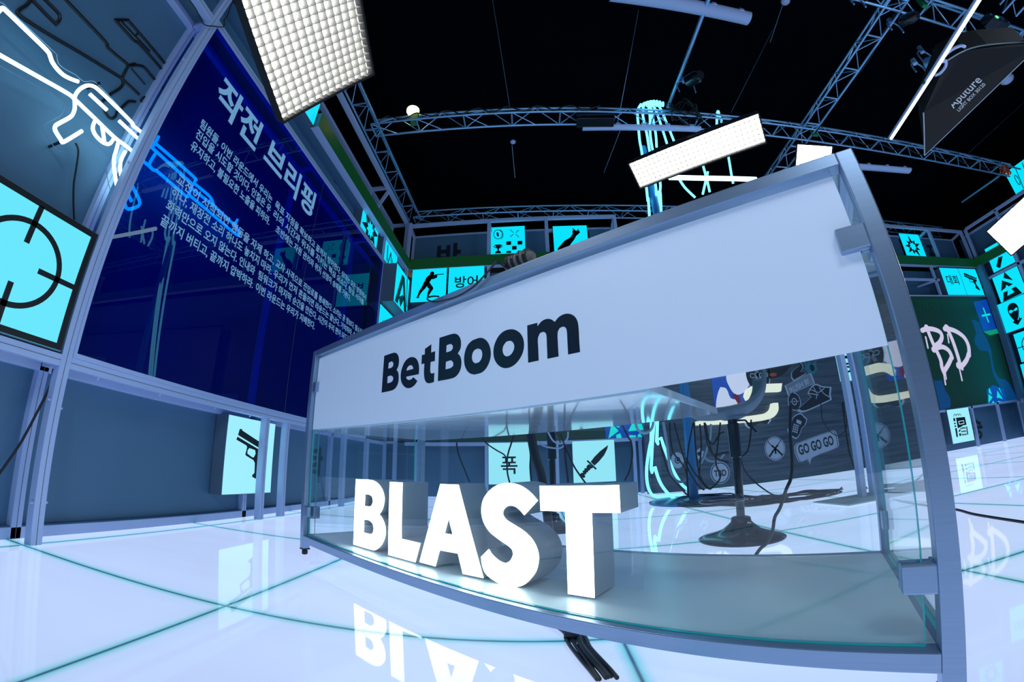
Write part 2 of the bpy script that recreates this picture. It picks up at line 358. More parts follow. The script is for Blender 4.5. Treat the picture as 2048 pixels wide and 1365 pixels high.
# logo traced on the film
FN = lambda t: (L0+td*t, td)
def uD(px, py, t=0.0235):
    p = onP(px, py, L0+td*t, td)-L0; return (float(p@sd), float(p[2]))
K1, K2 = 6.4, 5.9733
g1 = lambda pts: zm(750, 655, K1, pts); g2 = lambda pts: zm(950, 615, K2, pts)
LOGO = [
 [g1([(120,367),(240,327),(275,333),(300,370),(308,430),(298,500),(276,548),(296,575),(304,640),(294,720),(262,780),(220,808),(86,838)]),
  g1([(176,455),(215,438),(236,455),(236,490),(216,515),(170,531)]), g1([(161,632),(205,619),(234,640),(232,678),(208,704),(158,718)])],
 [g1([(480,382),(525,400),(555,455),(565,530),(560,601),(398,634),(408,662),(436,676),(468,665),(492,640),(543,688),(510,738),(465,772),(415,780),(368,750),(338,695),(330,620),(345,530),(385,440),(430,396)]),
  g1([(403,557),(492,533),(484,503),(462,486),(432,497),(412,524)])],
 [g1([(722,219),(719,325),(770,307),(767,431),(712,445),(707,560),(715,588),(735,592),(760,583),(755,702),(690,718),(655,702),(635,655),(628,580),(634,464),(596,474),(602,356),(639,349),(641,277)])],
 [g1([(827,136),(990,86),(1040,86),(1080,120),(1100,180),(1095,270),(1060,335),(1092,375),(1107,440),(1097,530),(1060,605),(1000,650),(806,690)]),
  g1([(916,232),(972,215),(998,238),(996,275),(970,304),(912,323)]), g1([(908,443),(975,425),(1004,455),(1002,495),(970,522),(903,540)])],
 [g2([(65,366),(115,380),(160,430),(188,520),(182,620),(140,720),(80,780),(0,803)])+g1([(1275,606),(1215,590),(1165,530),(1142,440),(1150,330),(1185,235),(1240,175),(1300,148)]),
  g2([(40,495),(72,508),(88,550),(80,610),(50,655),(10,670)])+g1([(1285,464),(1255,440),(1241,395),(1246,345),(1270,297),(1310,275)])],
 [g2([(437,263),(500,280),(555,330),(585,420),(575,530),(525,630),(455,700),(370,728),(300,708),(245,645),(222,560),(232,455),(280,350),(350,285)]),
  g2([(412,401),(450,415),(470,460),(462,515),(430,565),(385,587),(348,570),(330,520),(338,465),(370,415)])],
 [g2([(625,218),(744,186),(747,228),(795,170),(850,142),(905,143),(954,175),(1000,120),(1060,85),(1125,78),(1185,105),(1222,160),(1237,240),(1245,390),(1255,535),(1113,565),(1105,400),(1098,285),(1083,245),(1050,232),(1010,250),(988,300),(990,420),(999,588),(867,616),(860,450),(855,340),(843,308),(815,294),(775,310),(752,370),(755,480),(761,637),(636,663),(630,420)])],
]
m = MB()
for lt in LOGO:
    shape(m, [smooth([uD(*p) for p in lp], 4, 42) for lp in lt], L0+td*0.0235, sd, up, 0.0008)
lg = obj('logo_lettering', m, MT['logo_ink'], film); lg['label'] = 'dark navy brand lettering on the white front'

# ------------------------------------------------------------------ glowing letters on the bottom shelf
A0, A1 = D(0.40, 0.100, 0), D(1.62, 0.150, 0)
ld = (A1-A0)/np.linalg.norm(A1-A0); ln = np.array([-ld[1], ld[0], 0]); ln = ln if ln[1] > 0 else -ln
def uL(px, py):
    p = onP(px, py, A0, ln)-A0; return (float(p@ld), float(p[2]))
zA = lambda pts: zm(560, 960, 6.827, pts); zB = lambda pts: zm(700, 860, 6.827, pts); zC = lambda pts: zm(700, 1040, 6.827, pts)
zD = lambda pts: zm(960, 840, 6.827, pts); zE = lambda pts: zm(1000, 1140, 6.827, pts)
LET = {
 'B': [zB([(78,675),(290,688),(370,730),(430,810),(462,920),(455,1020),(430,1100),(392,1155)])+zA([(1390,530),(1425,620),(1435,720),(1420,810),(1370,905),(1310,955),(1270,965),(1000,885)]),
       zB([(200,885),(262,888),(298,915),(308,960),(303,1010),(275,1052),(192,1042)]), zA([(1142,545),(1215,558),(1262,600),(1275,660),(1268,715),(1240,745),(1135,722)])],
 'L': [zB([(540,712),(710,722)])+zA([(1650,808),(1910,868),(1840,1130),(1475,1028)])],
 'A': [zB([(1230,742),(1475,752)])+zC([(1815,800),(1537,742),(1470,465),(1218,418),(1160,640),(945,580)]), zB([(1342,1205)])+zC([(1400,208),(1285,188)])],
 'S': [[(1074.5,1001.9),(1062.5,988),(1048,976.2),(1033.2,969.2),(1015.7,966.7),(999.5,969),(985,976.2),(973,988),(965,1002.6),(962.2,1020),(963.5,1034),(966.6,1045),(973,1057),(982,1067.8),(993,1076.6),(1003,1084),(1015,1092),(1023.5,1100),(1026,1110),(1020,1122),(1010,1127),(1000,1123.7),(991.5,1117.6),(982.7,1108.8),(976.8,1099.3),(961.5,1114.7),(963.5,1130),(969,1145.5),(978.3,1155.7),(990,1163.8),(1000,1168.9),(1014.6,1172.8),(1032,1175.2),(1048.3,1170),(1063,1156),(1072,1142),(1076.7,1120),(1074,1100),(1064,1080),(1047.3,1063.3),(1030,1052),(1014,1042),(1008.3,1036.3),(1005,1029),(1006,1021.6),(1011.3,1015),(1020,1012),(1030.3,1014.3),(1039,1021),(1047.9,1031.2)]],
 'T': [zD([(810,903),(1893,893),(1912,1275),(1520,1272)])+zE([(1285,390),(925,333)])+zD([(1160,1255),(822,1243)])],
}
sg = thing('illuminated_letter_sign', 'glowing white block letters on a clear backing standing on the desk shelf', 'sign', D(1.0, 0.2, 0.1035))
for ch, loops in LET.items():
    lps = [smooth([uL(*p) for p in lp], 4, 42) for lp in loops]
    m = MB(); shape(m, lps, A0+ln*0.145, ld, up, 0.141)
    lt = obj('letter', m, MT['letter_side'], sg)
    m = MB(); shape(m, lps, A0+ln*0.0038, ld, up, 0.003); lf = obj('letter_face', m, MT['letter_face'], lt); lf['label'] = 'glowing white face'
Bc = lambda a, n_, z: A0+ld*a+ln*n_+up*z
m = MB().obox(Bc(0.62, 0.150, 0.236), ld, ln, up, 0.70, 0.002, 0.131)
obj('clear_backing', m, MT['acrylic'], sg)
# ------------------------------------------------------------------ left wall: white frame, grey backing, blue panel
XF, XB = -2.205, -2.43          # front face of the frame, face of the grey backing
XL = XF-0.0275
ey, ez, ex = np.array([0, 1.0, 0]), np.array([0, 0, 1.0]), np.array([1.0, 0, 0])
struct('wall_left', MB().box((-2.50, -4.5, 0), (XB, 6.6, 3.84)), MT['grey_panel'])
def frame_thing(name, label, loc): return thing(name, label, 'frame', loc)
fr = frame_thing('set_frame', 'white square tube frame standing along the left wall', (XL, 2.5, 0))
def post(y, z0, z1, x=XL, w=0.055, par=fr):
    o = obj('post', MB().box((x-w/2, y-w/2, z0), (x+w/2, y+w/2, z1)), MT['white_frame'], par, bevel=0.002)
    obj('groove', MB().box((x+w/2, y-0.0015, z0), (x+w/2+0.0004, y+0.0015, z1)), MT['groove'], o)
def rail_y(y0, y1, z0, z1, x=XL, w=0.055, par=fr, groove=True):
    o = obj('rail', MB().box((x-w/2, y0, z0), (x+w/2, y1, z1)), MT['white_frame'], par, bevel=0.002)
    if groove: obj('groove', MB().box((x+w/2, y0, (z0+z1)/2-.0015), (x+w/2+0.0004, y1, (z0+z1)/2+.0015)), MT['groove'], o)
XR = -2.4075
for y in (-0.75, 1.2065): post(y, 0.0, 4.3)
for y in (2.945, 3.25, 4.43, 5.09): post(y, 0.0, 0.822)
post(6.20, 0.0, 4.8)
post(5.10, 0.90, 3.85, w=0.03)
for y in (-0.75, 1.2, 2.945, 4.43, 6.2):
    post(y, 0.0, 3.39, x=XR, w=0.05)
for y in (-0.75, 1.2065, 2.945, 4.43, 6.2):
    for z in (0.84, 3.385):
        obj('cross_bar', MB().box((XR, y-.026, z-.018), (XL, y+.026, z+.018)), MT['white_frame'], fr)
rail_y(-0.72, 1.179, 0.822, 0.878); rail_y(1.234, 5.0, 0.822, 0.878); rail_y(1.234, 6.2, 3.385, 3.445); rail_y(-0.72, 1.179, 3.36, 3.42)
rail_y(-0.72, 6.2, 0.800, 0.845, x=XR, w=0.05, groove=False); rail_y(-0.72, 6.2, 3.36, 3.41, x=XR, w=0.05, groove=False)
rail_y(-4.4, 6.2, 0.0, 0.055, x=XR, w=0.05, groove=False)
# pale knob screws on the posts and rail
for i, (y, z) in enumerate(((1.179, 0.66), (1.179, 0.19), (1.236, 0.63), (1.236, 0.19), (1.178, 2.0), (1.178, 2.9))):
    obj('screw_knob', MB().lathe((XL+0.01, y, z), [(0.006, -0.012), (0.008, 0.0), (0.006, 0.012)], 12, axis=(0, 1, 0)), MT['white_frame'], fr, smooth=True)
for y in (1.42, 1.85, 2.35, 2.75):
    obj('screw_knob', MB().lathe((XL-.01, y, 0.816), [(0.006, -0.010), (0.008, 0.0), (0.006, 0.008)], 12), MT['white_frame'], fr, smooth=True)
# kick board along the foot of the left wall
struct('baseboard_left', MB().box((-2.429, -4.5, 0.0), (-2.395, 6.2, 0.06)), MT['grey_panel'])

# tall blue film panel with the briefing text
bp = thing('briefing_panel', 'tall glossy deep blue panel with a long Korean briefing text', 'panel', (XF, 3.1, 0.9))
pane = obj('pane', MB().quad((XF+.001, 1.237, 0.885), (XF+.001, 5.086, 0.885), (XF+.001, 5.086, 3.385), (XF+.001, 1.237, 3.385)), MT['blue_glass'], bp)
for a, b, c, d in ((1.234, 1.250, 0.878, 3.39), (5.078, 5.094, 0.878, 3.39)): obj('trim', MB().box((XF-.012, a, c), (XF+.006, b, d)), MT['white_frame'], bp)
obj('trim', MB().box((XF-.012, 1.25, 0.878), (XF+.006, 5.078, 0.902)), MT['white_frame'], bp)
obj('trim', MB().box((XF-.012, 1.25, 3.372), (XF+.006, 5.078, 3.39)), MT['white_frame'], bp)
for y in (3.17,): obj('pane_joint', MB().box((XF+.0012, y-.002, 0.90), (XF+.0016, y+.002, 3.372)), MT['groove'], bp)
def wtext(body, p0, p1, size, bold, mb):
    """text along the left wall between the two pixel ends of its foot line"""
    a, b = uX(*p0, XF+.004), uX(*p1, XF+.004)
    text(mb, body, (XF+.004, a[0], (a[1]+b[1])/2), ey, ez, size, width=abs(b[0]-a[0]), bold=bold, align='LEFT')
def ltxt(body, y0, y1, z, size, bold, nm='text_line'):
    m = MB(); text(m, body, (XF+.004, y0, z), ey, ez, size, width=y1-y0, bold=bold, align='LEFT')
    return obj(nm, m, MT['panel_text'], bp)
ltxt('작전', 1.507, 2.077, 2.862, 0.315, 0.028, 'title_text'); ltxt('브리핑', 2.195, 3.088, 2.862, 0.315, 0.028, 'title_text')
for z, a, ya, b, yb0, yb1 in (
    (2.582, '팀원들, 이번 라운드에서 우리는', 2.455, '목표 지점을 확보하고 끝까지 방어한다. 상대는 모든 방향에서', 2.508, 4.63),
    (2.488, '진입을 시도할 것이다. 인질은 우', 2.470, '리의 시간과 위치를 지키는 핵심 요소다. 항상 시야를', 2.520, 4.58),
    (2.384, '유지하고, 불필요한 노출을 피하라.', 2.500, '초반에는 자원 관리와 위치 선정이 승패를 가른다.', 2.600, 4.20),
    (2.100, '교전이 시작되면 행동을 자제', 2.488, '하고, 교차 사격으로 진입로를 봉쇄한다. 소리는 곧 정보다. 발소리', 2.520, 4.62),
    (2.000, '하나, 재장전 소리 하나도 놓치지', 2.488, '마라. 우리가 먼저 흔들리면 라운드는 끝난다. 기억하라, 승리는', 2.520, 4.60),
    (1.896, '화력만으로 오지 않는다. 인내와', 2.467, '팀워크가 마지막 순간을 만든다. 시간이 우리 편이 되도록', 2.520, 4.30),
    (1.787, '끝까지 버티고, 끝까지 압박하라.', 2.484, '이번 라운드는 우리가 지배한다.', 2.520, 3.50)):
    ltxt(a, 1.505, ya, z, 0.084, 0.016); ltxt(b, yb0, yb1, z, 0.084, 0.016)

# ------------------------------------------------------------------ lightboxes
NB = 0
def lightbox(label, plane, rect, depth, lit, icon=None, border=0.0, group=None, imat='black', face_off=0.0, name='lightbox', extra=None):
    """plane: ('x', X) / ('y', Y) / ('r', X); rect: u0, v0, u1, v1 in wall coordinates"""
    k, c = plane
    if k == 'x': o, u, v = np.array([c, 0, 0.0]), ey, ez
    elif k == 'y': o, u, v = np.array([0, c, 0.0]), ex, ez
    else: o, u, v = np.array([c, 0, 0.0]), -ey, ez
    n = np.cross(u, v); u0, v0, u1, v1 = rect
    if k == 'r': u0, u1 = -u1, -u0
    cen = o+u*(u0+u1)/2+v*(v0+v1)/2
    t = thing(name, label, 'lightbox', cen-n*depth-v*(v1-v0)/2, group)
    obj('box', MB().obox(cen-n*(depth/2+.004), u, v, n, (u1-u0)/2, (v1-v0)/2, depth/2), MT['box_side'], t, bevel=0.002)
    e = 0.006
    fm = MB(); fm.obox(cen-n*.002, u, v, n, (u1-u0)/2-e, (v1-v0)/2-e, 0.002)
    obj('lit_face', fm, MT[lit], t)
    if icon or border:
        m = MB()
        if border:
            shape(m, [rect2(u0+e, v0+e, u1-e, v1-e), rect2(u0+e+border, v0+e+border, u1-e-border, v1-e-border)], o, u, v, 0.002)
        if icon:
            for kind, *a in icon:
                if kind == 's': shape(m, a[0], o, u, v, 0.002)
                elif kind == 'r': ribbon(m, a[0], a[1], o, u, v, 0.0025)
                elif kind == 't':
                    body, uc, vb, size, wd, bold = a; text(m, body, o+u*uc+v*vb, u, v, size, width=wd, bold=bold, depth=0.002)
        obj('icon', m, MT[imat], t)
    return t
xf = lambda X, pts: [uX(p[0], p[1], X) for p in pts]
yf = lambda Y, pts: [uY(p[0], p[1], Y) for p in pts]
def rf(X, pts):                                     # right wall: u = -y
    return [(-q[0], q[1]) for q in (uX(p[0], p[1], X) for p in pts)]
def starpts(c, R, r, n, rot=0.0, sq=1.0, jit=()):
    out = []
    for k in range(2*n):
        a = rot+math.pi*k/n; q = (R*(jit[(k//2) % len(jit)] if jit else 1)) if k % 2 == 0 else r
        out.append((c[0]+q*math.cos(a)*sq, c[1]+q*math.sin(a)))
    return out
def crosshair(c, R, w, reach, gap):
    ic = [('s', [disc2(c[0], c[1], R+w/2, 48), disc2(c[0], c[1], R-w/2, 48)])]
    for dx, dy in ((1, 0), (-1, 0), (0, 1), (0, -1)):
        a, b = gap, reach
        px, py = -dy*w/2, dx*w/2
        ic.append(('s', [[(c[0]+dx*a+px, c[1]+dy*a+py), (c[0]+dx*b+px, c[1]+dy*b+py), (c[0]+dx*b-px, c[1]+dy*b-py), (c[0]+dx*a-px, c[1]+dy*a-py)]]))
    return ic
lightbox('large cyan lightbox with a black gun sight ring, left of the frame post', ('x', XF), (0.53, 0.885, 1.172, 1.52), 0.16, 'lit_cyan_near', crosshair((0.852, 1.205), 0.193, 0.026, 0.285, 0.095), border=0.03)
zp = lambda pts: xf(-2.3, zm(380, 800, 6.827, pts))
PIST = [('s', [zp([(680,398),(708,402),(712,420),(1060,648),(1048,722),(655,482)])]),
        ('s', [zp([(648,505),(632,545),(770,625),(780,650),(755,745),(765,765),(865,825),(885,865),(880,1000),(848,1030),(850,1055),(990,1130),(1015,1000),(1030,870),(1050,760),(1045,742)]), zp([(808,660),(865,680),(890,690),(895,740),(870,790),(845,785),(780,735),(785,690)])])]
lightbox('pale cyan lightbox with a black pistol, low on the left wall behind two posts', ('x', -2.30), (2.57, 0.197, 3.19, 0.805), 0.12, 'lit_cyan_low', PIST)
zs = lambda pts: xf(-2.3, zm(680, 380, 11.38, pts))
bc = zs([(690, 905)])[0]
lightbox('cyan lightbox with a black starburst above the blue panel', ('x', -2.30), (4.365, 3.45, 4.985, 3.845), 0.12, 'lit_cyan', [('s', [starpts(bc, 0.30, 0.15, 8, 0.2, 1.0, (1, .8, 1.1, .85)), starpts(bc, 0.14, 0.085, 8, 0.4)])])
# boxes stacked in the corner past the blue panel
lightbox('cyan lightbox standing proud of the corner with a large black A shape', ('x', -1.99), (5.11, 2.76, 5.73, 3.37), 0.22, 'lit_cyan', [('s', [[(5.15, 2.78), (5.36, 3.30), (5.48, 3.30), (5.70, 2.78), (5.58, 2.78), (5.42, 3.17), (5.27, 2.78)]]), ('s', [[(5.30, 2.90), (5.40, 2.78), (5.55, 2.98), (5.46, 3.0)]]), ('r', [(5.60, 3.33), (5.68, 2.9)], 0.018)])
lightbox('cyan lightbox under the A box with small black lettering', ('x', -2.19), (5.11, 2.10, 5.73, 2.73), 0.20, 'lit_cyan', [('t', 'AP', 5.30, 2.45, 0.12, None, 0.01)])
lightbox('cyan lightbox with slanted black strokes, tucked below the green band', ('x', -2.25), (5.11, 3.42, 5.75, 3.84), 0.15, 'lit_cyan', [('r', [(5.28, 3.78), (5.32, 3.55)], 0.02), ('r', [(5.36, 3.50), (5.44, 3.74), (5.54, 3.50)], 0.016), ('r', [(5.52, 3.66), (5.62, 3.50)], 0.014)])

# strip above the panel: teal soffit board, ring mark and stroke mark, green band on the left wall
BZ0, BZ1 = 3.85, 4.06
obj_ = struct('trim_1', MB().box((-2.43, -4.5, 3.84), (-2.30, 6.6, 3.86)), MT['grey_panel'])
def wallmark(name, label, mb, mt, cat_): o = obj(name, mb, MT[mt]); return tag(o, label, cat_)
zq = lambda pts: xf(-2.425, zm(480, 280, 6.827, pts))
m = MB(); c_ = zq([(1325, 470)])[0]; shape(m, [disc2(c_[0], c_[1], 0.135, 28), disc2(c_[0], c_[1], 0.095, 28)], (-2.428, 0, 0), ey, ez, 0.004)
wallmark('wall_lettering', 'dark ring lettered on the teal board above the blue panel', m, 'sticker_dark', 'lettering')
m = MB(); ribbon(m, zq([(1095, 10), (1050, 130)]), 0.03, (-2.428, 0, 0), ey, ez, 0.004)
wallmark('wall_lettering', 'short dark stroke lettered on the teal board, nearest the big softbox', m, 'sticker_dark', 'lettering')
gb = thing('led_band', 'dark green light band running along the top of the left wall', 'led band', (XF-.03, 4.5, BZ0))
obj('housing', MB().box((XF-.10, 2.80, BZ0), (XF-.004, 6.25, BZ1)), MT['box_side'], gb)
obj('green_face', MB().box((XF-.004, 2.80, BZ0+.004), (XF, 6.245, BZ1)), MT['green_band'], gb)
obj('edge_strip', MB().box((XF-.10, 2.80, BZ0-.006), (XF, 6.25, BZ0)), MT['white_frame'], gb)
lightbox('cyan lightbox end-on beside the end of the left green band', ('x', -2.26), (2.45, 3.86, 2.79, 4.20), 0.12, 'lit_cyan')
# top frame over the left wall
tf = thing('top_frame', 'white tube frame running above the green band on the left wall', 'frame', (-2.34, 4.0, 4.84))
for x in (-2.33, -2.645): obj('rail', MB().box((x-.033, 0.8, 4.81), (x+.033, 6.32, 4.87)), MT['white_frame'], tf, bevel=0.002)
for y in (1.7, 5.15, 6.29): obj('cross_bar', MB().box((-2.61, y-.03, 4.815), (-2.363, y+.03, 4.865)), MT['white_frame'], tf)
for x, y in ((-2.645, 5.15), (-2.33, 6.29), (-2.645, 6.29)): obj('post', MB().box((x-.03, y-.03, 4.06), (x+.03, y+.03, 4.81)), MT['white_frame'], tf)
m = MB().bar((-2.33, 5.2, 4.81), (-2.645, 5.15, 4.1), 0.045, 0.045); obj('brace', m, MT['white_frame'], tf)

# grey board lettering low on the left wall
m = MB(); text(m, '탁', (XB+.004, 4.16, 0.30), ey, ez, 0.42, width=0.30, bold=0.02)
wallmark('wall_lettering', 'dark Korean syllable on the grey board low on the left wall', m, 'sticker_dark', 'lettering')

# ------------------------------------------------------------------ neon rifle
XN = -2.315
NA = lambda pts: zm(0, 0, 6.827, pts); NBz = lambda pts: zm(0, 150, 6.827, pts); NC = lambda pts: zm(200, 250, 6.827, pts); ND = lambda pts: zm(300, 300, 6.827, pts)
ng = thing('neon_rifle_sign', 'glowing white and cyan neon rifle outline mounted on the left wall', 'neon sign', (XN, 1.3, 1.9))
STR = [
 NA([(-60,200),(0,130),(40,118),(75,140),(360,415),(640,690),(685,770),(710,840),(770,930),(860,1020),(960,1075),(1070,1115)]),
 NA([(-60,720),(0,755),(480,1025),(930,1280)])+NBz([(1020,335),(1060,370),(1290,590),(1560,850),(1700,955),(1810,1050),(1790,1105)]),
 NC([(640,165),(585,115),(440,0)])+NBz([(1800,650),(1500,350),(1330,190),(1260,150),(1190,145),(1110,180),(1050,240),(1020,310),(1022,420),(1010,500),(960,575),(800,665),(755,700),(755,760),(830,880),(870,915),(1120,765)]),
 NBz([(1225,260),(1460,480)]),
 NBz([(1625,625),(1900,885)]),
 NBz([(1310,600),(1275,680),(1270,750),(1310,830),(1390,910),(1460,945),(1510,930),(1560,860)]),
 NBz([(1390,680),(1410,800),(1425,920)]),
 NBz([(1620,900),(1580,1050)])+NC([(195,430),(190,560),(215,750),(235,840),(300,1000),(330,1060),(385,1150),(545,1075),(435,825),(380,700)]),
 NC([(345,360),(290,470),(275,590),(290,700),(335,830),(380,940),(435,1050)]),
 NC([(800,155),(750,260),(710,300),(715,315),(770,365),(1250,800)]),
 NC([(680,230),(760,255),(1270,700),(1300,760),(1280,800)]),
 NC([(770,370),(680,520),(690,580),(740,620),(800,650),(1160,960),(1200,970),(1220,930),(1260,820),(1300,810)]),
 NC([(560,470),(680,570)]),
 NC([(1300,810),(1480,960),(1530,1030),(1555,1100)]),
 ND([(575,530),(880,770),(1190,1060)]),
 ND([(540,620),(790,830),(1190,1165),(1205,1110),(1165,1030),(1195,950)]),
]
for st in STR:
    pts = [onX(p[0], p[1], XN) for p in st]
    q = [tuple(p) for p in cat(pts, 4)] if len(pts) > 3 else pts
    m = MB().tube(q, 0.0105, 8); obj('neon_tube', m, MT['neon'], ng, smooth=True)
AC = [NA([(-40,20),(0,30),(60,60),(150,160),(740,710),(775,760),(790,840),(820,890),(900,950),(1030,1020),(1140,1110),(1260,1105),(1330,1150),(1530,1350)])+NBz([(1900,740)]),
      NA([(-40,880),(0,900)])+NBz([(220,0),(780,310),(850,370),(878,440),(860,510),(800,570),(650,650),(605,700),(620,770),(740,990),(800,1040),(860,1050)]),
      NBz([(1190,870),(1250,900),(1400,1020),(1450,1080),(1450,1200),(1445,1365)])+NC([(90,560),(110,780),(170,960)]),
      NC([(540,600),(640,690),(760,730),(960,890)])]
for st in AC:
    pts = [onX(p[0], p[1], XN-.012) for p in st]
    obj('acrylic_edge', MB().tube(cat(pts, 3), 0.0022, 5), MT['neon_off'], ng)
for p in NBz([(1310,130),(790,930)]):
    q = onX(p[0], p[1], XN-.03); obj('standoff', MB().lathe(q, [(0.008, -.08), (0.008, 0.03)], 12, axis=(1, 0, 0)), MT['black_rubber'], ng)
# black rifle drawing on the backing
rd = thing('rifle_line_art', 'black line drawing of a scoped rifle on the grey backing behind the neon', 'line art', (XB, 1.0, 3.0))
RB = [NA([(470,-40),(420,0),(350,75),(290,110),(235,160),(260,200),(350,270),(700,490),(1180,770),(1650,1060)]), NA([(400,-40),(440,0),(740,310),(770,315),(810,270),(815,215),(780,160),(580,-40)]), NA([(860,-40),(900,0),(1440,570),(1470,650),(1760,890)]),
 NA([(1840,560),(1880,580),(2040,750),(2300,1050)]), NA([(1840,565),(1590,290),(1590,270),(1740,270),(1760,290),(2048,620),(2300,920)]), NA([(1660,290),(2048,700)]), NA([(1890,440),(1855,485)]),
 NA([(1750,900),(1670,1060),(1680,1140),(1630,1210),(1500,1290)]), NA([(1770,890),(1940,900),(2048,1010),(2250,1250)]), NA([(1790,930),(1980,1150)]), NA([(1650,1060),(1900,1290)]), NA([(1790,880),(1850,870)]),
 NBz([(1420,480),(1480,570),(1530,595),(1580,560),(1600,500),(1680,430),(1760,360),(1850,365)]), NBz([(1400,360),(1500,280)]), NBz([(1980,300),(1930,350),(1990,420),(2048,470)])]
for i, st in enumerate(RB):
    pts = [onX(p[0], p[1], XB+.006) for p in st]
    obj('line', MB().tube(cat(pts, 3) if len(pts) > 2 else pts, 0.009 if i not in (5, 6, 9) else 0.005, 6), MT['black'], rd)

# cables on the left wall
def cable(label, pts, r=0.006, mt='black_rubber', name='cable', group=None, n=6, sm=5):
    o = obj(name, MB().tube(cat(pts, sm), r, n), MT[mt], smooth=True); return tag(o, label, 'cable', group)
cable('black cable hanging from the neon rifle grip down to the gun sight lightbox', [onX(p[0], p[1], -2.40) for p in NBz([(1030,930),(1060,990),(1068,1080)])+zm(0, 340, 10.24, [(1555,0),(1510,300),(1505,700),(1525,1080)])])
cable('black cable slanting down behind the left frame post to the floor', [onX(p[0], p[1], -2.26) for p in [(107,738),(101,770),(82,810),(45,880),(15,925),(-10,960)]], 0.006)
cable('thin black cable looped over the top corner of the left frame', [onX(p[0], p[1], XF+.02) for p in zm(340, 0, 10.24, [(400,0),(540,200),(640,430),(740,520),(900,535),(1090,550),(1110,400),(1170,330),(1250,100),(1330,0)])], 0.004)
# ------------------------------------------------------------------ back wall of the set
YB = 6.25
bf = thing('set_frame', 'white tube frame standing along the back wall of the set', 'frame', (3.0, YB, 0))
def bpost(x, z0, z1, y=YB+.03, w=0.05, par=None): return obj('post', MB().box((x-w/2, y-w/2, z0), (x+w/2, y+w/2, z1)), MT['white_frame'], par or bf, bevel=0.002)
def brail(x0, x1, z0, z1, y=YB+.03, w=0.05, par=None): return obj('rail', MB().box((x0, y-w/2, z0), (x1, y+w/2, z1)), MT['white_frame'], par or bf, bevel=0.002)
for x in (-1.9, -0.80, 0.268, 1.447, 1.545, 6.9, 8.665, 9.53, 10.30): bpost(x, 0.0, 0.80)
brail(-2.1, 1.58, 0.80, 0.856); brail(7.0, 10.3, 0.755, 0.80)
for x in (-1.83, -0.78): bpost(x, 3.16, 3.85, y=YB+.05)
brail(7.65, 8.80, 3.49, 3.535); bpost(8.68, 3.15, 3.85); bpost(7.62, 3.15, 3.85); brail(7.6, 10.3, 3.13, 3.155)
brail(7.65, 8.80, 3.46, 3.50, y=YB+.40); bpost(8.35, 3.15, 3.85, y=YB+.40)
obj('cross_bar', MB().bar((8.68, YB+.05, 3.50), (8.40, YB+.38, 3.48), 0.04, 0.04), MT['white_frame'], bf)
struct('wall_back', MB().box((-2.43, 6.52, 0.0), (10.6, 6.56, 0.86)).box((-2.43, 6.58, 3.12), (10.6, 6.62, 3.86)), MT['grey_panel'])
struct('trim_2', MB().box((1.58, 6.60, 0.86), (7.6, 6.64, 3.12)), MT['dark_panel'])
# green band over the back
g2b = thing('led_band', 'dark green light band running across the back wall', 'led band', (4, YB, BZ0))
obj('housing', MB().box((-2.2, YB+.004, BZ0), (10.3, YB+.10, BZ1)), MT['box_side'], g2b)
obj('green_face', MB().box((-2.2, YB, BZ0), (10.3, YB+.004, BZ1)), MT['green_band'], g2b)
obj('edge_strip', MB().box((-2.2, YB, BZ0-.006), (10.3, YB+.10, BZ0)), MT['white_frame'], g2b)
# upper open frame with grey boards
for lab, x0, x1, px in (('white open tube frame on top of the back wall, left of the presenter desk', -2.30, 1.56, (-2.29, -0.78, 0.27, 1.53)), ('white open tube frame on top of the back wall at the far right', 7.0, 10.36, (7.1, 9.14, 10.33))):
    t = thing('top_frame', lab, 'frame', ((x0+x1)/2, 6.33, 4.06))
    brail(x0, x1, 4.79, 4.85, y=6.33, w=0.06, par=t); brail(x0, x1, 4.73, 4.785, y=6.66, w=0.06, par=t)
    for x in px:
        bpost(x, 4.06, 4.79, y=6.33, w=0.06, par=t); bpost(x, 4.06, 4.73, y=6.66, w=0.06, par=t)
        obj('cross_bar', MB().bar((x, 6.36, 4.815), (x, 6.64, 4.76), 0.05, 0.045), MT['white_frame'], t)
for i, (x0, x1) in enumerate(((-2.25, -0.82), (-0.13, 0.24), (1.08, 1.50), (7.1, 8.40), (9.12, 10.3))):
    struct('trim_%d' % (3+i), MB().box((x0, 6.62, 4.06), (x1, 6.635, 4.735)), MT['grey_panel'])
m = MB(); text(m, '방', (-1.575, 6.616, 3.98), ex, ez, 0.68, width=0.46, bold=0.03)
wallmark('wall_lettering', 'dark Korean syllable on the grey board above the band, near the left corner', m, 'sticker_dark', 'lettering')
m = MB(); text(m, '표', (9.45, 6.616, 4.12), ex, ez, 0.60, width=0.44, bold=0.03)
wallmark('wall_lettering', 'dark Korean syllable on the grey board right of the far starburst lightbox', m, 'sticker_dark', 'lettering')
m = MB(); text(m, '승', (9.02, 6.515, 0.17), ex, ez, 0.52, width=0.42, bold=0.03)
wallmark('wall_lettering', 'dark Korean syllable on the grey board low right under the green screen', m, 'sticker_dark', 'lettering')

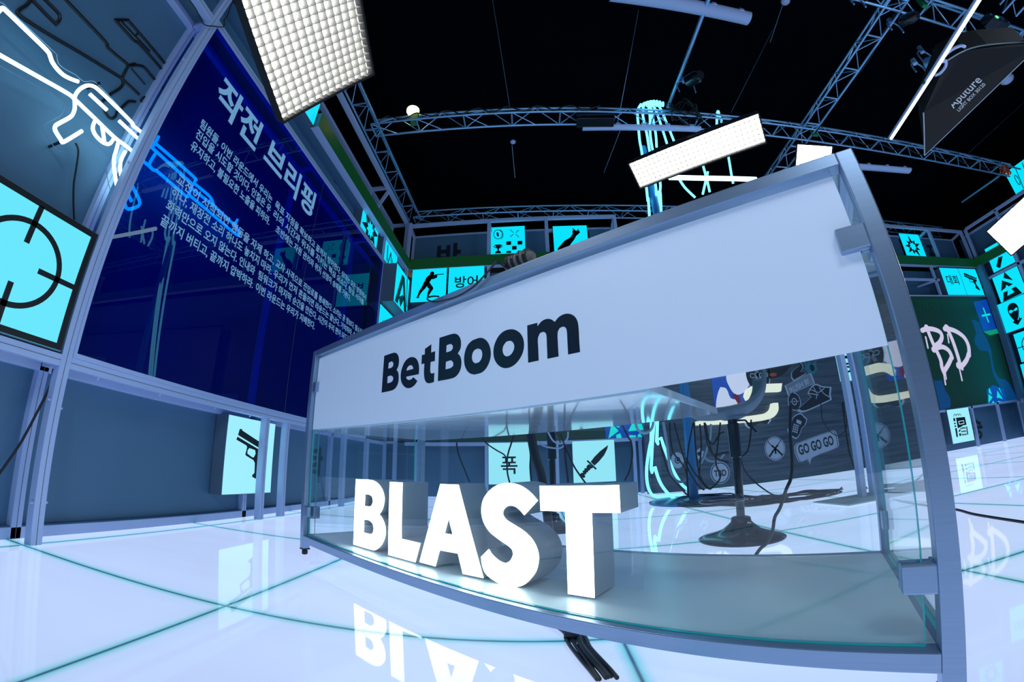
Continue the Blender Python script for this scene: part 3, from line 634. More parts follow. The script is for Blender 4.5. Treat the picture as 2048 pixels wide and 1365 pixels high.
# LED screens
sl = thing('led_screen', 'dark green LED screen behind the desk with a blue and turquoise block', 'screen', (-0.1, YB, 0.86))
obj('screen_face', MB().box((-1.85, YB+.02, 0.862), (1.74, YB+.03, 3.16)), MT['green_dark'], sl)
obj('bezel', MB().box((-1.86, YB+.031, 0.858), (1.75, YB+.09, 3.165)), MT['dark_panel'], sl)
o_, Yp = np.array([0, YB+.019, 0.0]), YB+.019
m = MB(); shape(m, [rect2(1.02, 0.862, 1.74, 1.62)], o_, ex, ez, 0.0006); obj('blue_block', m, MT['screen_blue'], sl)
m = MB(); za = lambda pts: yf(Yp, zm(1000, 700, 6.827, pts))
for lp in ([(1515,1045),(1560,1045),(1620,1110),(1480,1215)], [(1575,1045),(1635,1045),(1625,1065)], [(1585,1165),(1640,1140),(1665,1205),(1590,1208)], [(1800,1015),(1935,1010),(1960,1095),(1750,1115)], [(1765,1165),(1860,1170),(1850,1205),(1765,1200)], [(1880,1165),(1910,1140),(1945,1195),(1880,1200)]): shape(m, [za(lp)], o_, ex, ez, 0.0012)
obj('turquoise_mark', m, MT['screen_cyan'], sl)

sr = thing('led_screen', 'dark green LED screen on the back wall at right with lilac dripping graffiti letters', 'screen', (8.9, YB, 0.8))
obj('screen_face', MB().box((6.55, YB+.02, 0.80), (10.21, YB+.03, 3.13)), MT['green_dark'], sr)
obj('bezel', MB().box((6.54, YB+.031, 0.797), (10.22, YB+.09, 3.135)), MT['dark_panel'], sr)
g5 = lambda pts: yf(Yp, zm(1840, 580, 9.82, pts)); g6 = lambda pts: yf(Yp, zm(1840, 700, 9.82, pts))
rB = 0.078
m = MB(); rib = lambda pts, r, d=0.0016: ribbon(m, [tuple(p) for p in cat(pts, 4)] if len(pts) > 2 else pts, r, o_, ex, ez, d)
rib(g5([(130,745),(200,920),(280,1110),(400,1365)])+g6([(430,350),(480,470)]), rB*.62)
rib(g5([(40,800),(130,770),(260,775),(390,830),(430,930),(380,1040),(300,1100)]), rB*.66)
rib(g5([(280,1160),(430,1120),(560,1190),(625,1320)])+g6([(615,160),(560,280),(480,410)]), rB*.66)
for p, r in (((130,745), rB*.9), ((265,1175), rB*.8)): rib(g5([p, (p[0]+4, p[1]+4)]), r)
for a, b in (((110,930),(155,1140)),): rib(g5([a, b]), 0.022)
rib(g6([(462,440),(500,680)]), 0.022); rib(g6([(495,440),(515,575)]), 0.018)
obj('graffiti_letter', m, MT['screen_lilac'], sr)
m = MB()
rib(g5([(525,745),(640,1000),(760,1365)])+g6([(780,310)]), rB*.66)
rib(g5([(480,770),(590,775),(730,830),(870,940),(950,1100),(965,1280)])+g6([(955,80),(920,190),(850,290),(790,340)]), rB*.68)
for z_, p, r in ((g5, (525,755), rB*1.1), (g6, (755,310), rB*.95), (g6, (825,370), rB*.5)): rib(z_([p, (p[0]+4, p[1]+4)]), r)
rib(g5([(540,880),(565,1040)]), 0.020); rib(g6([(780,400),(825,600)]), 0.022)
obj('graffiti_letter', m, MT['screen_lilac'], sr)
m = MB()
rib([(6.85, 2.42), (7.2, 2.46), (7.62, 2.44)], rB*.75); rib([(7.22, 2.44), (7.27, 2.0), (7.34, 1.5)], rB*.75); rib([(7.34, 1.5), (7.36, 1.2)], 0.022); rib([(7.6, 2.42), (7.62, 2.1)], 0.022)
obj('graffiti_letter', m, MT['screen_lilac'], sr)
m = MB(); shape(m, [g5([(1045,240),(1305,185),(1500,770),(1245,820)])], o_, ex, ez, 0.0008); obj('blue_block', m, MT['screen_blue'], sr)
m = MB(); shape(m, [g5([(1245,825),(1510,768),(1540,855),(1370,893)])], o_, ex, ez, 0.0008); obj('green_flap', m, MT['screen_green'], sr)
m = MB(); ribbon(m, g5([(1245,365),(1342,630)]), 0.022, o_, ex, ez, 0.002); ribbon(m, g5([(1222,512),(1368,482)]), 0.022, o_, ex, ez, 0.0022); obj('turquoise_cross', m, MT['screen_cyan'], sr)
m = MB(); shape(m, [g6([(1310,790),(1430,690),(1640,770),(1700,1010),(1330,1055)])], o_, ex, ez, 0.0008); obj('blue_block', m, MT['screen_blue'], sr)
m = MB()
for lp in ([(1350,760),(1365,755),(1415,880),(1350,845)], [(1345,870),(1425,935),(1345,1050)], [(1435,1000),(1470,1045),(1410,1050)], [(1540,750),(1560,750),(1620,890)], [(1515,800),(1630,975),(1560,945),(1510,950)], [(1530,1005),(1610,1020),(1525,1040)]): shape(m, [g6(lp)], o_, ex, ez, 0.0012)
obj('turquoise_mark', m, MT['screen_cyan'], sr)
m = MB()
shape(m, [smooth(g5([(1010,590),(1060,590),(1170,640),(1240,850),(1330,1000),(1400,1200),(1420,1365)])+g6([(1480,430),(1560,560),(1700,600),(1880,900),(1900,975),(1700,1010),(1640,770),(1560,720),(1420,430),(1370,120),(1320,30),(1180,10)])+g5([(1090,1080),(1070,950),(1100,850),(1050,700)]), 3, 60)], o_, ex, ez, 0.0004)
shape(m, [smooth(g6([(270,610),(430,600),(500,800),(590,950),(600,1140),(400,1180)]), 3, 60)], o_, ex, ez, 0.0004)
MT['screen_smear'] = emis('screen_navy_smear', (0.0, 0.05, 0.20), 0.8); obj('navy_smear', m, MT['screen_smear'], sr)
m = MB()
for k in range(22):
    x = 7.9+k*0.105; shape(m, [[(x, 3.05), (x+.05, 3.05), (x+.03, 2.86-.05*((k*7) % 3))]], o_, ex, ez, 0.0004)
MT['screen_stripe'] = emis('screen_green_stripe', (0.0, 0.055, 0.03), 0.6); obj('green_stripe', m, MT['screen_stripe'], sr)['kind'] = 'stuff'

# lightboxes of the back wall
zk = lambda pts: yf(YB, zm(960, 840, 6.827, pts))
lightbox('pale lightbox with a black Korean syllable, low on the back wall', ('y', YB), (-0.773, 0.209, -0.13, 0.848), 0.15, 'lit_cyan_low', [('t', '폭', -0.455, 0.395, 0.295, 0.25, 0.012)])
lightbox('pale lightbox with a black combat knife, low on the back wall', ('y', YB), (0.497, 0.205, 1.147, 0.842), 0.15, 'lit_cyan_low',
  [('s', [zk([(1750,345),(1735,405),(1695,485),(1625,570),(1562,628),(1510,577),(1560,510),(1640,430)])]), ('r', zk([(1470,565),(1580,670)]), 0.013), ('s', [zk([(1490,605),(1545,650),(1530,665),(1510,668),(1502,690),(1480,695),(1475,718),(1452,722),(1450,745),(1425,752),(1440,775),(1425,795),(1400,792),(1365,745),(1385,725),(1405,728),(1400,700),(1425,690),(1425,665),(1455,660),(1455,632)])])])
zr = lambda pts: yf(YB, zm(740, 420, 6.827, pts))
RUN = [('r', zr([(848,868),(850,872)]), 0.038), ('r', zr([(838,905),(800,945),(772,1000)]), [0.045, 0.052, 0.045]), ('r', zr([(835,905),(905,903)]), 0.022), ('r', zr([(860,938),(905,918)]), 0.018), ('r', zr([(890,888),(1005,878)]), 0.008),
  ('r', zr([(765,1000),(738,1055),(690,1115),(652,1190)]), [0.043, 0.038, 0.028, 0.014]), ('r', zr([(778,1000),(838,1075),(808,1130),(788,1178)]), [0.043, 0.036, 0.026, 0.014]), ('r', zr([(640,1198),(665,1196)]), 0.012), ('r', zr([(785,1182),(825,1188)]), 0.012)]
lightbox('cyan lightbox with a black running gunman figure near the left corner', ('y', YB), (-2.135, 3.208, -1.50, 3.846), 0.15, 'lit_cyan', RUN)
lightbox('cyan lightbox with two black Korean syllables beside the running figure', ('y', YB), (-1.474, 3.208, -0.84, 3.846), 0.15, 'lit_cyan', [('t', '방어', -1.155, 3.46, 0.24, 0.40, 0.015)])
zc = lambda pts: yf(6.6, zm(960, 400, 6.827, pts))
COIN = [('s', [zc([(245+62*math.cos(a), 472+66*math.sin(a)) for a in [k*.21 for k in range(30)]]), zc([(245+54*math.cos(a), 472+58*math.sin(a)) for a in [k*.21 for k in range(30)]])]),
  ('r', zc([(275,410),(310,445),(315,500),(290,535)]), 0.006), ('r', zc([(238,455),(245,490)]), 0.02), ('r', zc([(415,410),(455,448)]), 0.006), ('r', zc([(530,412),(490,450)]), 0.006), ('r', zc([(415,505),(455,470)]), 0.006), ('r', zc([(530,508),(490,472)]), 0.006),
  ('s', [zc([(205,612),(290,610),(285,640),(270,662),(258,672),(258,692),(280,705),(290,730),(205,732),(212,708),(240,692),(240,672),(220,660)])]), ('r', zc([(205,620),(192,640),(212,655)]), 0.007), ('r', zc([(290,618),(305,635),(282,655)]), 0.007)]
for a, b, c, d in ((358,568,425,618), (512,562,578,612), (437,632,500,682), (360,700,425,728), (515,695,578,722)): COIN.append(('s', [zc([(a,b),(c,b-3),(c,d-3),(a,d)])]))
lightbox('cyan lightbox with a coin, a cup and checker squares on top of the back wall', ('y', 6.60), (-0.78, 4.24, -0.128, 4.858), 0.02, 'lit_cyan', COIN)
HAND = [('r', zc([(1130,690),(1190,590),(1255,535),(1295,470)]), [0.10, 0.07, 0.045, 0.04]), ('r', zc([(1300,470),(1335,440)]), 0.04), ('r', zc([(1290,460),(1272,440),(1282,415),(1268,392)]), [.03, .02, .016, .004]), ('r', zc([(1310,440),(1288,420),(1265,385)]), [.03, .018, .004]), ('r', zc([(1335,440),(1340,400)]), [.025, .004]), ('r', zc([(1345,450),(1352,425)]), [.02, .004])]
lightbox('cyan lightbox with a black flaming fist on top of the back wall', ('y', 6.60), (0.395, 4.24, 1.05, 4.822), 0.02, 'lit_cyan', HAND)
bR = yf(6.6, zm(1800, 440, 8.258, [(215, 440)]))[0]
lightbox('cyan lightbox with a black starburst on top of the back wall at far right', ('y', 6.60), (8.45, 4.22, 9.11, 4.832), 0.02, 'lit_cyan', [('s', [starpts(bR, 0.27, 0.13, 9, 0.3, 1.0, (1, .75, 1.1, .8, .95)), starpts(bR, 0.12, 0.075, 9, 0.5)])])
lightbox('cyan lightbox with two black Korean syllables at the far right of the back wall', ('y', YB), (8.905, 3.155, 9.548, 3.80), 0.15, 'lit_cyan', [('t', '대회', 9.215, 3.42, 0.24, 0.40, 0.015)])
zg = lambda pts: yf(YB, zm(1800, 440, 8.258, pts))
lightbox('cyan lightbox with a black pistol at the far right end of the back wall', ('y', YB), (9.555, 3.155, 10.185, 3.80), 0.15, 'lit_cyan',
  [('s', [zg([(1050,880),(1065,878),(1265,965),(1262,985),(1055,905)])]), ('s', [zg([(1058,912),(1262,992),(1270,1012),(1250,1030),(1262,1070),(1320,1150),(1318,1168),(1255,1132),(1240,1075),(1215,1035),(1170,1030),(1145,1005),(1140,975),(1062,935)]), zg([(1150,980),(1205,1000),(1200,1022),(1165,1018),(1150,1000)])])])
zb = lambda pts: yf(YB-.02, zm(1848, 820, 10.24, pts))
BOMB = [('r', [tuple(q) for q in cat(zb([(603,140),(615,105),(640,95),(655,130)]), 3)], 0.006), ('r', [tuple(q) for q in cat(zb([(655,130),(665,98),(690,90),(705,125)]), 3)], 0.006), ('r', [tuple(q) for q in cat(zb([(705,125),(715,95),(740,90),(758,130)]), 3)], 0.006),
  ('s', [zb([(655,165),(835,148),(870,310),(790,325),(780,340),(700,378),(690,370)]), zb([(700,235),(815,215),(828,285),(718,308)])]), ('s', [zb([(718,245),(805,230),(815,272),(730,292)])]),
  ('s', [zb([(597,175),(635,170),(642,235),(607,240)])]), ('s', [zb([(612,270),(645,265),(650,295),(620,298)])]), ('s', [zb([(622,325),(655,320),(658,352),(630,356)])]), ('s', [zb([(635,380),(670,375),(695,560),(665,560)])]), ('s', [zb([(862,345),(880,340),(905,510),(885,515)])]), ('s', [zb([(708,440),(745,375),(745,440),(715,460)])]), ('s', [zb([(718,485),(755,480),(760,535),(725,540)])])]
for r_ in range(3):
    for c_ in range(4):
        x, y = 752+c_*26+r_*9, 365+r_*66-c_*3; BOMB.append(('s', [zb([(x,y),(x+18,y-2),(x+24,y+32),(x+6,y+34)])]))
lightbox('pale lightbox with a black keypad bomb, low right under the green screen', ('y', YB-.02), (7.86, 0.135, 8.515, 0.79), 0.18, 'lit_cyan_low', BOMB)
lightbox('pale lightbox low on the back wall, half hidden by the right desk post', ('y', YB), (7.05, 0.13, 7.60, 0.78), 0.15, 'lit_cyan_low', [('r', [(7.50, 0.50), (7.56, 0.50)], 0.03)])

# ------------------------------------------------------------------ right wall of the set
XW = 10.33
struct('wall_right', MB().box((10.56, -4.5, 0), (10.60, 6.6, 4.75)), MT['grey_panel'])
rw = thing('set_frame', 'white tube frame standing along the right wall of the set', 'frame', (XW+.03, 4.0, 0))
for y in (6.22, 5.36, 4.0, 2.6): obj('post', MB().box((XW, y-.03, 0), (XW+.06, y+.03, 4.82)), MT['white_frame'], rw, bevel=0.002)
for z in (0.84, 3.51, 4.82): obj('rail', MB().box((XW, 1.0, z-.03), (XW+.06, 6.2, z+.03)), MT['white_frame'], rw, bevel=0.002)
obj('rail', MB().box((XW+.20, 1.0, 4.72), (XW+.25, 6.4, 4.77)), MT['white_frame'], rw)
obj('corner_panel', MB().box((XW-.12, 6.10, 0.8), (XW, 6.24, 3.85)), MT['grey_panel'], rw)
g3b = thing('led_band', 'dark green light band running along the right wall', 'led band', (XW, 4, BZ0))
obj('housing', MB().box((XW-.046, 1.0, BZ0), (XW-.001, 6.25, BZ1)), MT['box_side'], g3b)
obj('green_face', MB().box((XW-.05, 1.0, BZ0), (XW-.046, 6.25, BZ1)), MT['green_band'], g3b)
z8 = lambda pts: rf(XW-.01, zm(1800, 440, 8.258, pts))
kn = ('s', [z8([(1625,620),(1695,600),(1660,790),(1630,795),(1590,770)])])
lightbox('cyan lightbox with a black knife handle behind the right green band', ('r', XW-.01), (5.39, 3.56, 5.945, 4.15), 0.15, 'lit_cyan', [kn, ('s', [z8([(1610,395),(1630,415),(1660,400),(1650,380),(1690,400),(1640,440)])])])
ARR = [('s', [z8([(1722,860),(1870,1000),(1712,962)])]), ('s', [z8([(1685,1000),(1865,1060),(1800,1102),(1755,1072),(1745,1122),(1670,1182)])]), ('s', [z8([(1710,1200),(1780,1172),(1775,1258),(1890,1195),(1840,1140),(1910,1100),(2020,1210),(1705,1355)])])]
lightbox('cyan lightbox with black arrow shapes on the right wall', ('r', XW-.01), (5.40, 2.88, 6.03, 3.475), 0.15, 'lit_cyan', ARR)
z9 = lambda pts: rf(XW-.06, zm(1840, 580, 9.82, pts))
MASK = [('s', [smooth(z9([(1825,255),(1890,280),(1932,350),(1940,450),(1930,540),(1900,640),(1850,600),(1790,540),(1740,460),(1722,370),(1745,295)]), 3, 60), smooth(z9([(1745,425),(1780,395),(1830,405),(1870,360),(1905,345),(1915,375),(1890,410),(1840,415),(1800,455),(1765,458)]), 3, 80)]),
  ('s', [z9([(1788,625),(1830,640),(1850,600),(1840,570),(1880,600),(1935,590),(1950,505),(1960,560),(2010,548),(1925,692),(1865,665)])])]
lightbox('cyan lightbox with a black masked head and arrow, proud of the right wall', ('r', XW-.06), (5.46, 2.205, 6.11, 2.865), 0.20, 'lit_cyan', MASK)
lightbox('cyan lightbox with a thin black gun sight ring on the right wall', ('r', XW-.01), (5.36, 1.53, 6.00, 2.15), 0.15, 'lit_cyan', crosshair((-5.68, 1.84), 0.20, 0.018, 0.31, 0.10))
lightbox('cyan lightbox low on the right wall under the gun sight one', ('r', XW-.01), (5.40, 0.90, 6.05, 1.50), 0.15, 'lit_cyan', [('r', [(-6.0, 0.98), (-5.7, 1.3)], 0.03)])
lightbox('cyan lightbox with fine black curves high on the right wall by the far softbox', ('r', XW), (3.9, 4.85, 4.80, 5.4), 0.1, 'lit_cyan', [('r', [(-4.75+.03*math.cos(a)+.12, 5.1+.12*math.sin(a)) for a in [k*.5 for k in range(13)]], 0.008), ('r', [(-4.6, 4.87), (-4.55, 5.35)], 0.008), ('r', [(-4.45, 4.87), (-4.38, 5.35)], 0.008)])
sb_ = thing('grey_plinth', 'plain blue grey plinth box low at the right, in front of the right wall', 'plinth', (10.0, 5.0, 0))
obj('body', MB().box((9.75, 4.6, 0.0), (10.32, 5.95, 0.70)), MT['box_side'], sb_, bevel=0.004)
# ------------------------------------------------------------------ trusses (triangular, apex up)
def truss(label, p, q, a=0.24, step=0.42, apex=1):
    p, q = np.array(p, float), np.array(q, float); d = q-p; L = np.linalg.norm(d); d /= L
    x = np.cross(d, [0, 0, 1.0]); x /= np.linalg.norm(x)
    t = thing('lighting_truss', label, 'truss', (p+q)/2)
    C = [x*a/2, -x*a/2, np.array([0, 0, a*0.866*apex])]
    for c in C: obj('chord', MB().tube([p+c, q+c], 0.0165, 10), MT['truss'], t, smooth=True)
    n = int(L/step)
    for i in range(n):
        u0, u1, um = p+d*(L*i/n), p+d*(L*(i+1)/n), p+d*(L*(i+.5)/n)
        for j, (A, B) in enumerate(((0, 1), (0, 2), (1, 2))):
            m = MB().tube([u0+C[A], um+C[B]], 0.0075, 6); obj('brace', m, MT['truss'], t)
            if j == 0: obj('rung', MB().tube([u0+C[A], u0+C[B]], 0.012, 8), MT['truss'], t)
            elif i % 2 == 0 or True:
                obj('brace', MB().tube([um+C[B], u1+C[A]], 0.0075, 6), MT['truss'], t)
    return t
TZ = 4.93
truss('long aluminium truss crossing over the set behind the strip softbox', (-2.16, 3.95, TZ), (9.6, 4.28, TZ), step=0.62)
truss('aluminium truss running along the left wall beside the white top frame', (-2.155, 0.6, TZ), (-2.19, 6.3, TZ), step=0.46)
truss('aluminium truss across the back, above the white open frame', (-2.2, 6.30, TZ), (10.2, 6.66, TZ), step=0.65)
truss('aluminium truss coming forward over the right of the desk', (4.29, -1.2, TZ), (4.25, 6.45, TZ), step=0.50)
truss('aluminium truss at upper right carrying the orange cable bundle', (1.9, 1.80, TZ), (8.6, 2.02, TZ), step=0.52)
truss('short aluminium truss at the top right corner of the picture', (5.95, 0.4, TZ+.05), (6.0, 1.72, TZ+.05), step=0.33)

# ------------------------------------------------------------------ softboxes
def softbox(label, P, depth_dir, back, lit, cell=0.041, grid=0.05, name='softbox', back_scale=0.35, gridmat='grid_cloth'):
    """P: four front corners (top-left, top-right, bottom-right, bottom-left); depth_dir points away from the lit side"""
    P = [np.array(p, float) for p in P]; u = P[1]-P[0]; v = P[3]-P[0]; Lu, Lv = np.linalg.norm(u), np.linalg.norm(v)
    u, v = u/Lu, v/Lv; n = np.array(depth_dir, float); n /= np.linalg.norm(n); cen = sum(P)/4
    t = thing(name, label, 'softbox', cen)
    # fabric shell: four sloping sides to a small back plate, open at the front
    b = [cen+(p-cen)*np.array([1, 1, 1])*back_scale+n*back for p in P]
    m = MB(); f_ = [p+n*0.0 for p in P]
    mid = [q+n*(grid+.012) for q in P]
    for i in range(4):
        j = (i+1) % 4; m.quad(f_[i], f_[j], mid[j], mid[i]); m.quad(mid[i], mid[j], b[j], b[i])
    m.quad(*b); sh = obj('fabric_shell', m, MT['softbox_black'], t)
    so = sh.modifiers.new('thick', 'SOLIDIFY'); so.thickness = 0.006; so.offset = 0
    obj('diffuser', MB().quad(*[p+n*(grid+.002)-(p-cen)*0.004 for p in P]), MT[lit], t)
    nu, nv = max(2, round(Lu/cell)), max(2, round(Lv/cell)); m = MB()
    for i in range(1, nu):
        o = P[0]+u*(Lu*i/nu); m.obox(o+v*Lv/2+n*grid/2, v, u, n, Lv/2-.004, 0.0011, grid/2)
    for i in range(1, nv):
        o = P[0]+v*(Lv*i/nv); m.obox(o+u*Lu/2+n*grid/2, u, v, n, Lu/2-.004, 0.0011, grid/2)
    obj('fabric_grid', m, MT[gridmat], t)
    rim = [(P[i], P[(i+1) % 4]) for i in range(4)]; m = MB()
    for a, b_ in rim: m.tube([a, b_], 0.007, 6)
    obj('rim_piping', m, MT['softbox_black'], t)
    return t, cen, u, v, n
def rectpx(px, L):
    r = [ray(*p) for p in px]; M = np.array([r[0], -r[1], r[2], -r[3]]).T
    d = np.linalg.svd(M)[2][-1]; d = d*np.sign(d[0]); P = np.array([d[i]*r[i] for i in range(4)])
    return P*(L/np.linalg.norm(P[1]-P[0]))+O0
PM = rectpx([(1256,328), (1517,226), (1533,286), (1280,378)], 1.2)
un = np.cross(PM[1]-PM[0], PM[3]-PM[0]); un /= np.linalg.norm(un); un = un if un@(PM.mean(0)-O0) > 0 else -un
tS, cS, uS, vS, nS = softbox('long narrow lit strip softbox with a fabric grid hanging above the desk', PM, un, 0.30, 'softbox_lit', cell=0.045, grid=0.04)
obj('brand_lettering', text(MB(), 'Aputure', cS-vS*0.152+nS*0.02+uS*0.05, uS, nS, 0.035, width=0.16, bold=0.02, depth=-0.004), MT['sticker_grey'], tS)
# big one at the top left: long side along V, short side along E
Vv, Ee = np.array([-0.108, 0.965, -0.24]), np.array([0.566, 0.258, 0.783])
Vv /= np.linalg.norm(Vv); Ee -= Vv*(Ee@Vv); Ee /= np.linalg.norm(Ee)
c0, c1 = np.array([-1.157, 1.199, 2.009]), np.array([-0.818, 1.353, 2.479])
PT = [c0-Vv*0.95, c1-Vv*0.95, c1, c0]
nT = np.cross(Vv, Ee); nT = nT if nT@((c0+c1)/2-O0) > 0 else -nT
softbox('big lit softbox with a square fabric grid at the upper left of the picture', PT, nT, 0.35, 'softbox_near', cell=0.042, grid=0.045, back_scale=0.5)
# far right edge
def box_at(px, dist, w, h, ang, ydir):
    c = O0+ray(*px)*dist; n = ray(*px); u = np.cross(n, [0, 0, 1.0]); u /= np.linalg.norm(u); v = -np.cross(u, n)
    uu = u*math.cos(ang)+v*math.sin(ang); vv = -u*math.sin(ang)+v*math.cos(ang)
    n2 = np.cross(uu, vv); n2 = n2 if n2@n > 0 else -n2
    return [c-uu*w/2-vv*h/2, c+uu*w/2-vv*h/2, c+uu*w/2+vv*h/2, c-uu*w/2+vv*h/2], n2
Pq, nq = box_at((2068, 425), 6.0, 0.9, 0.36, math.radians(-20), 0)
softbox('lit softbox with a grid cut off by the right edge of the picture', Pq, nq, 0.3, 'softbox_lit', cell=0.06, grid=0.03)
Pq, nq = box_at((1626, 330), 4.1, 0.34, 0.30, math.radians(-62), 0)
softbox('softbox corner with a fabric grid peeking over the right end of the desk', Pq, nq, 0.2, 'softbox_near', cell=0.042, grid=0.12)

# black softbox seen from behind at the upper right, with its lettering
zR = lambda pts: zm(1748, 150, 6.827, pts)
eA = [onZ(1849, 311, 2.95), onZ(1905, 259, 2.97), onZ(2048, 120, 3.0)]
far = np.array(eA[2]); near = np.array(eA[0]); ed = (far-near)/np.linalg.norm(far-near)
far = near+ed*1.25
toc = (near+far)/2-O0; toc /= np.linalg.norm(toc)
w0 = np.array(onZ(1847, 225, 3.05)); w1 = np.array(onZ(1893, 122, 3.12)); w2 = np.array(onZ(1930, 101, 3.16)); w3 = np.array(onZ(1975, 90, 3.18)); w4 = np.array(onZ(2055, 84, 3.2))
bk = thing('softbox', 'black softbox seen from its back at the upper right with white brand lettering', 'softbox', (near+far)/2)
nrm = np.cross(far-near, w3-near); nrm /= np.linalg.norm(nrm); nrm = nrm if nrm@toc > 0 else -nrm
side = [near, near*.45+far*.55, far, w4, w3, w2, w1, w0]
m = MB().add(side, [tuple(range(8))]); sdp = obj('fabric_shell', m, MT['softbox_black'], bk)
so = sdp.modifiers.new('thick', 'SOLIDIFY'); so.thickness = 0.006; so.offset = 0
dn = np.array([0.25, 0.5, 0.35]); dn = dn-ed*(dn@ed); dn = dn/np.linalg.norm(dn)*0.30
m = MB(); wt = [w0, w1, w2, w3, w4]; w5 = [p+nrm*.28+np.array([0.0, 0.05, 0.12]) for p in wt]
for i in range(4): m.quad(wt[i], wt[i+1], w5[i+1], w5[i])
m.quad(near, near+dn, w5[0], w0); m.quad(near, far, far+dn, near+dn)
obj('fabric_shell', m, MT['softbox_black'], bk)
m = MB().tube([near, far], 0.006, 6); obj('rim_piping', m, MT['piping'], bk)
obj('rim_piping', MB().tube([near, w0], 0.006, 6), MT['piping'], bk)
obj('rim_piping', MB().tube(cat([w1, w2, w3, w4], 4), 0.006, 6), MT['piping'], bk)
obj('frame_ring', MB().tube(cat([onZ(p[0], p[1], 3.10) for p in zm(1748, 0, 6.827, [(1240,640),(1180,625),(1060,680),(960,770),(940,840),(980,830),(975,910),(900,1000),(830,1030)])], 4), 0.012, 8), MT['white_frame'], bk, smooth=True)
def onside(px, py): return onP(px, py, near-nrm*0.10, nrm)
def ontext(body, p0, p1, size, bold, nm):
    a, b = np.array(onside(*p0)), np.array(onside(*p1)); uu = (b-a)/np.linalg.norm(b-a); vv = -np.cross(uu, nrm); vv = vv if vv@(w3-near) > 0 else -vv
    m = MB(); text(m, body, a, uu, vv, size, width=np.linalg.norm(b-a), bold=bold, align='LEFT', depth=0.0)
    return obj(nm, m, MT['white_print'], sdp)
ontext('Aputure', (1748+1085/6.827, 150+462/6.827), (1748+1480/6.827, 150+75/6.827), 0.098, 0.008, 'brand_lettering')
ontext('LIGHT BOX 30120', (1748+1162/6.827, 150+502/6.827), (1748+1528/6.827, 150+132/6.827), 0.042, 0.01, 'size_lettering')

# LED tube lamp beside it
ta, tb = np.array(onZ(1780, 276, 3.0)), np.array(onZ(1957, -4, 3.1))
tl = thing('tube_lamp', 'long white LED tube lamp slanting across the upper right', 'lamp', (ta+tb)/2)
obj('tube_body', MB().tube([ta, tb], 0.021, 12), MT['white_frame'], tl, smooth=True)
sv = np.cross(tb-ta, (ta+tb)/2-O0); sv /= np.linalg.norm(sv); sv = sv if sv[0] > 0 else -sv
tv = ((ta+tb)/2-O0)/np.linalg.norm((ta+tb)/2-O0)
obj('lit_strip', MB().tube([ta+sv*.010-tv*.012, tb+sv*.010-tv*.012], 0.014, 10), MT['letter_face'], tl, smooth=True)
obj('tape_wrap', MB().tube([ta+(tb-ta)*.455, ta+(tb-ta)*.475], 0.0235, 12), MT['green_tape'], tl)

# ------------------------------------------------------------------ ceiling battens, pipe, wires
def batten(label, p, q, w, px=None):
    p, q = np.array(p, float), np.array(q, float); t = thing('strip_light', label, 'ceiling light', (p+q)/2)
    d = (q-p)/np.linalg.norm(q-p); x = np.cross(d, [0, 0, 1.0]); x /= np.linalg.norm(x); prof = []
    n = 14; cs = [(math.cos(math.pi*k/n), -0.9*math.sin(math.pi*k/n)) for k in range(n+1)]
    m = MB(); vs = [e+x*c*w+np.array([0, 0, s*w*.8]) for e in (p, q) for c, s in cs]; k = n+1
    m.add(vs, [(i, i+1, k+i+1, k+i) for i in range(n)]+[tuple(range(k)), tuple(range(2*k-1, k-1, -1)), (0, k, 2*k-1, n)])
    obj('diffuser', m, MT['white_frame'], t, smooth=True)
    for i in range(5):
        c = p+d*np.linalg.norm(q-p)*(0.08+.21*i)+x*w*.98; obj('clip', MB().obox(c, d, x, (0, 0, 1), 0.03, 0.012, 0.02), MT['white_frame'], t)
    return t
zb_ = 5.53
b0, b1 = np.array(onZ(1221, -12, zb_)), np.array(onZ(1497, 37, zb_))
batten('unlit white strip light hanging at the top centre of the ceiling', b0, b1, 0.095)
b0, b1 = np.array(onZ(1640, 328, TZ+.05)), np.array(onZ(1818, 341, TZ+.05))
batten('unlit white strip light behind the front truss at right', b0, b1, 0.075)
b0, b1 = np.array(onZ(1165, 255, TZ-.06)), np.array(onZ(1400, 258, TZ-.06))
batten('unlit white strip light under the front truss by the neon ropes', b0, b1, 0.055)
p0, p1 = onZ(1420, -10, 5.5), onZ(1335, 215, 5.5)
tag(obj('ceiling_pipe', MB().tube([p0, p1], 0.028, 12), MT['truss'], smooth=True), 'bare metal pipe running back over the truss towards the neon ropes', 'pipe')
p0, p1 = onZ(1924, 404, 4.9), onZ(1998, 352, 4.6)
tag(obj('ceiling_pipe', MB().tube([p0, p1], 0.022, 10), MT['truss'], smooth=True), 'short bare metal pipe hanging below the truss at right', 'pipe')
def wire(label, a, b, r=0.003, group=None): return tag(obj('hanging_wire', MB().tube([a, b], r, 5), MT['truss']), label, 'wire', group)
CZ = 6.9
for k, (a, b, Z0, Z1) in enumerate((((985,0),(1020,218),6.6,5.15), ((1277,20),(1232,262),6.6,5.0), ((1545,60),(1462,225),6.6,5.2), ((1024,290),(1030,356),5.6,5.2), ((1240,262),(1208,345),5.4,5.2), ((1565,10),(1540,85),6.5,6.2), ((2048,205),(1937,306),6.6,5.1))):
    wire(('thin wire hanging from the dark ceiling left of centre', 'thin wire hanging from the strip light to the front truss', 'thin slanting wire above the strip softbox', 'short wire below the hanging globe', 'short wire down to a ceiling cloth peak', 'short wire at the white ball near the top right', 'long thin wire crossing beside the black softbox')[k], onZ(*a, Z0), onZ(*b, Z1), 0.004)
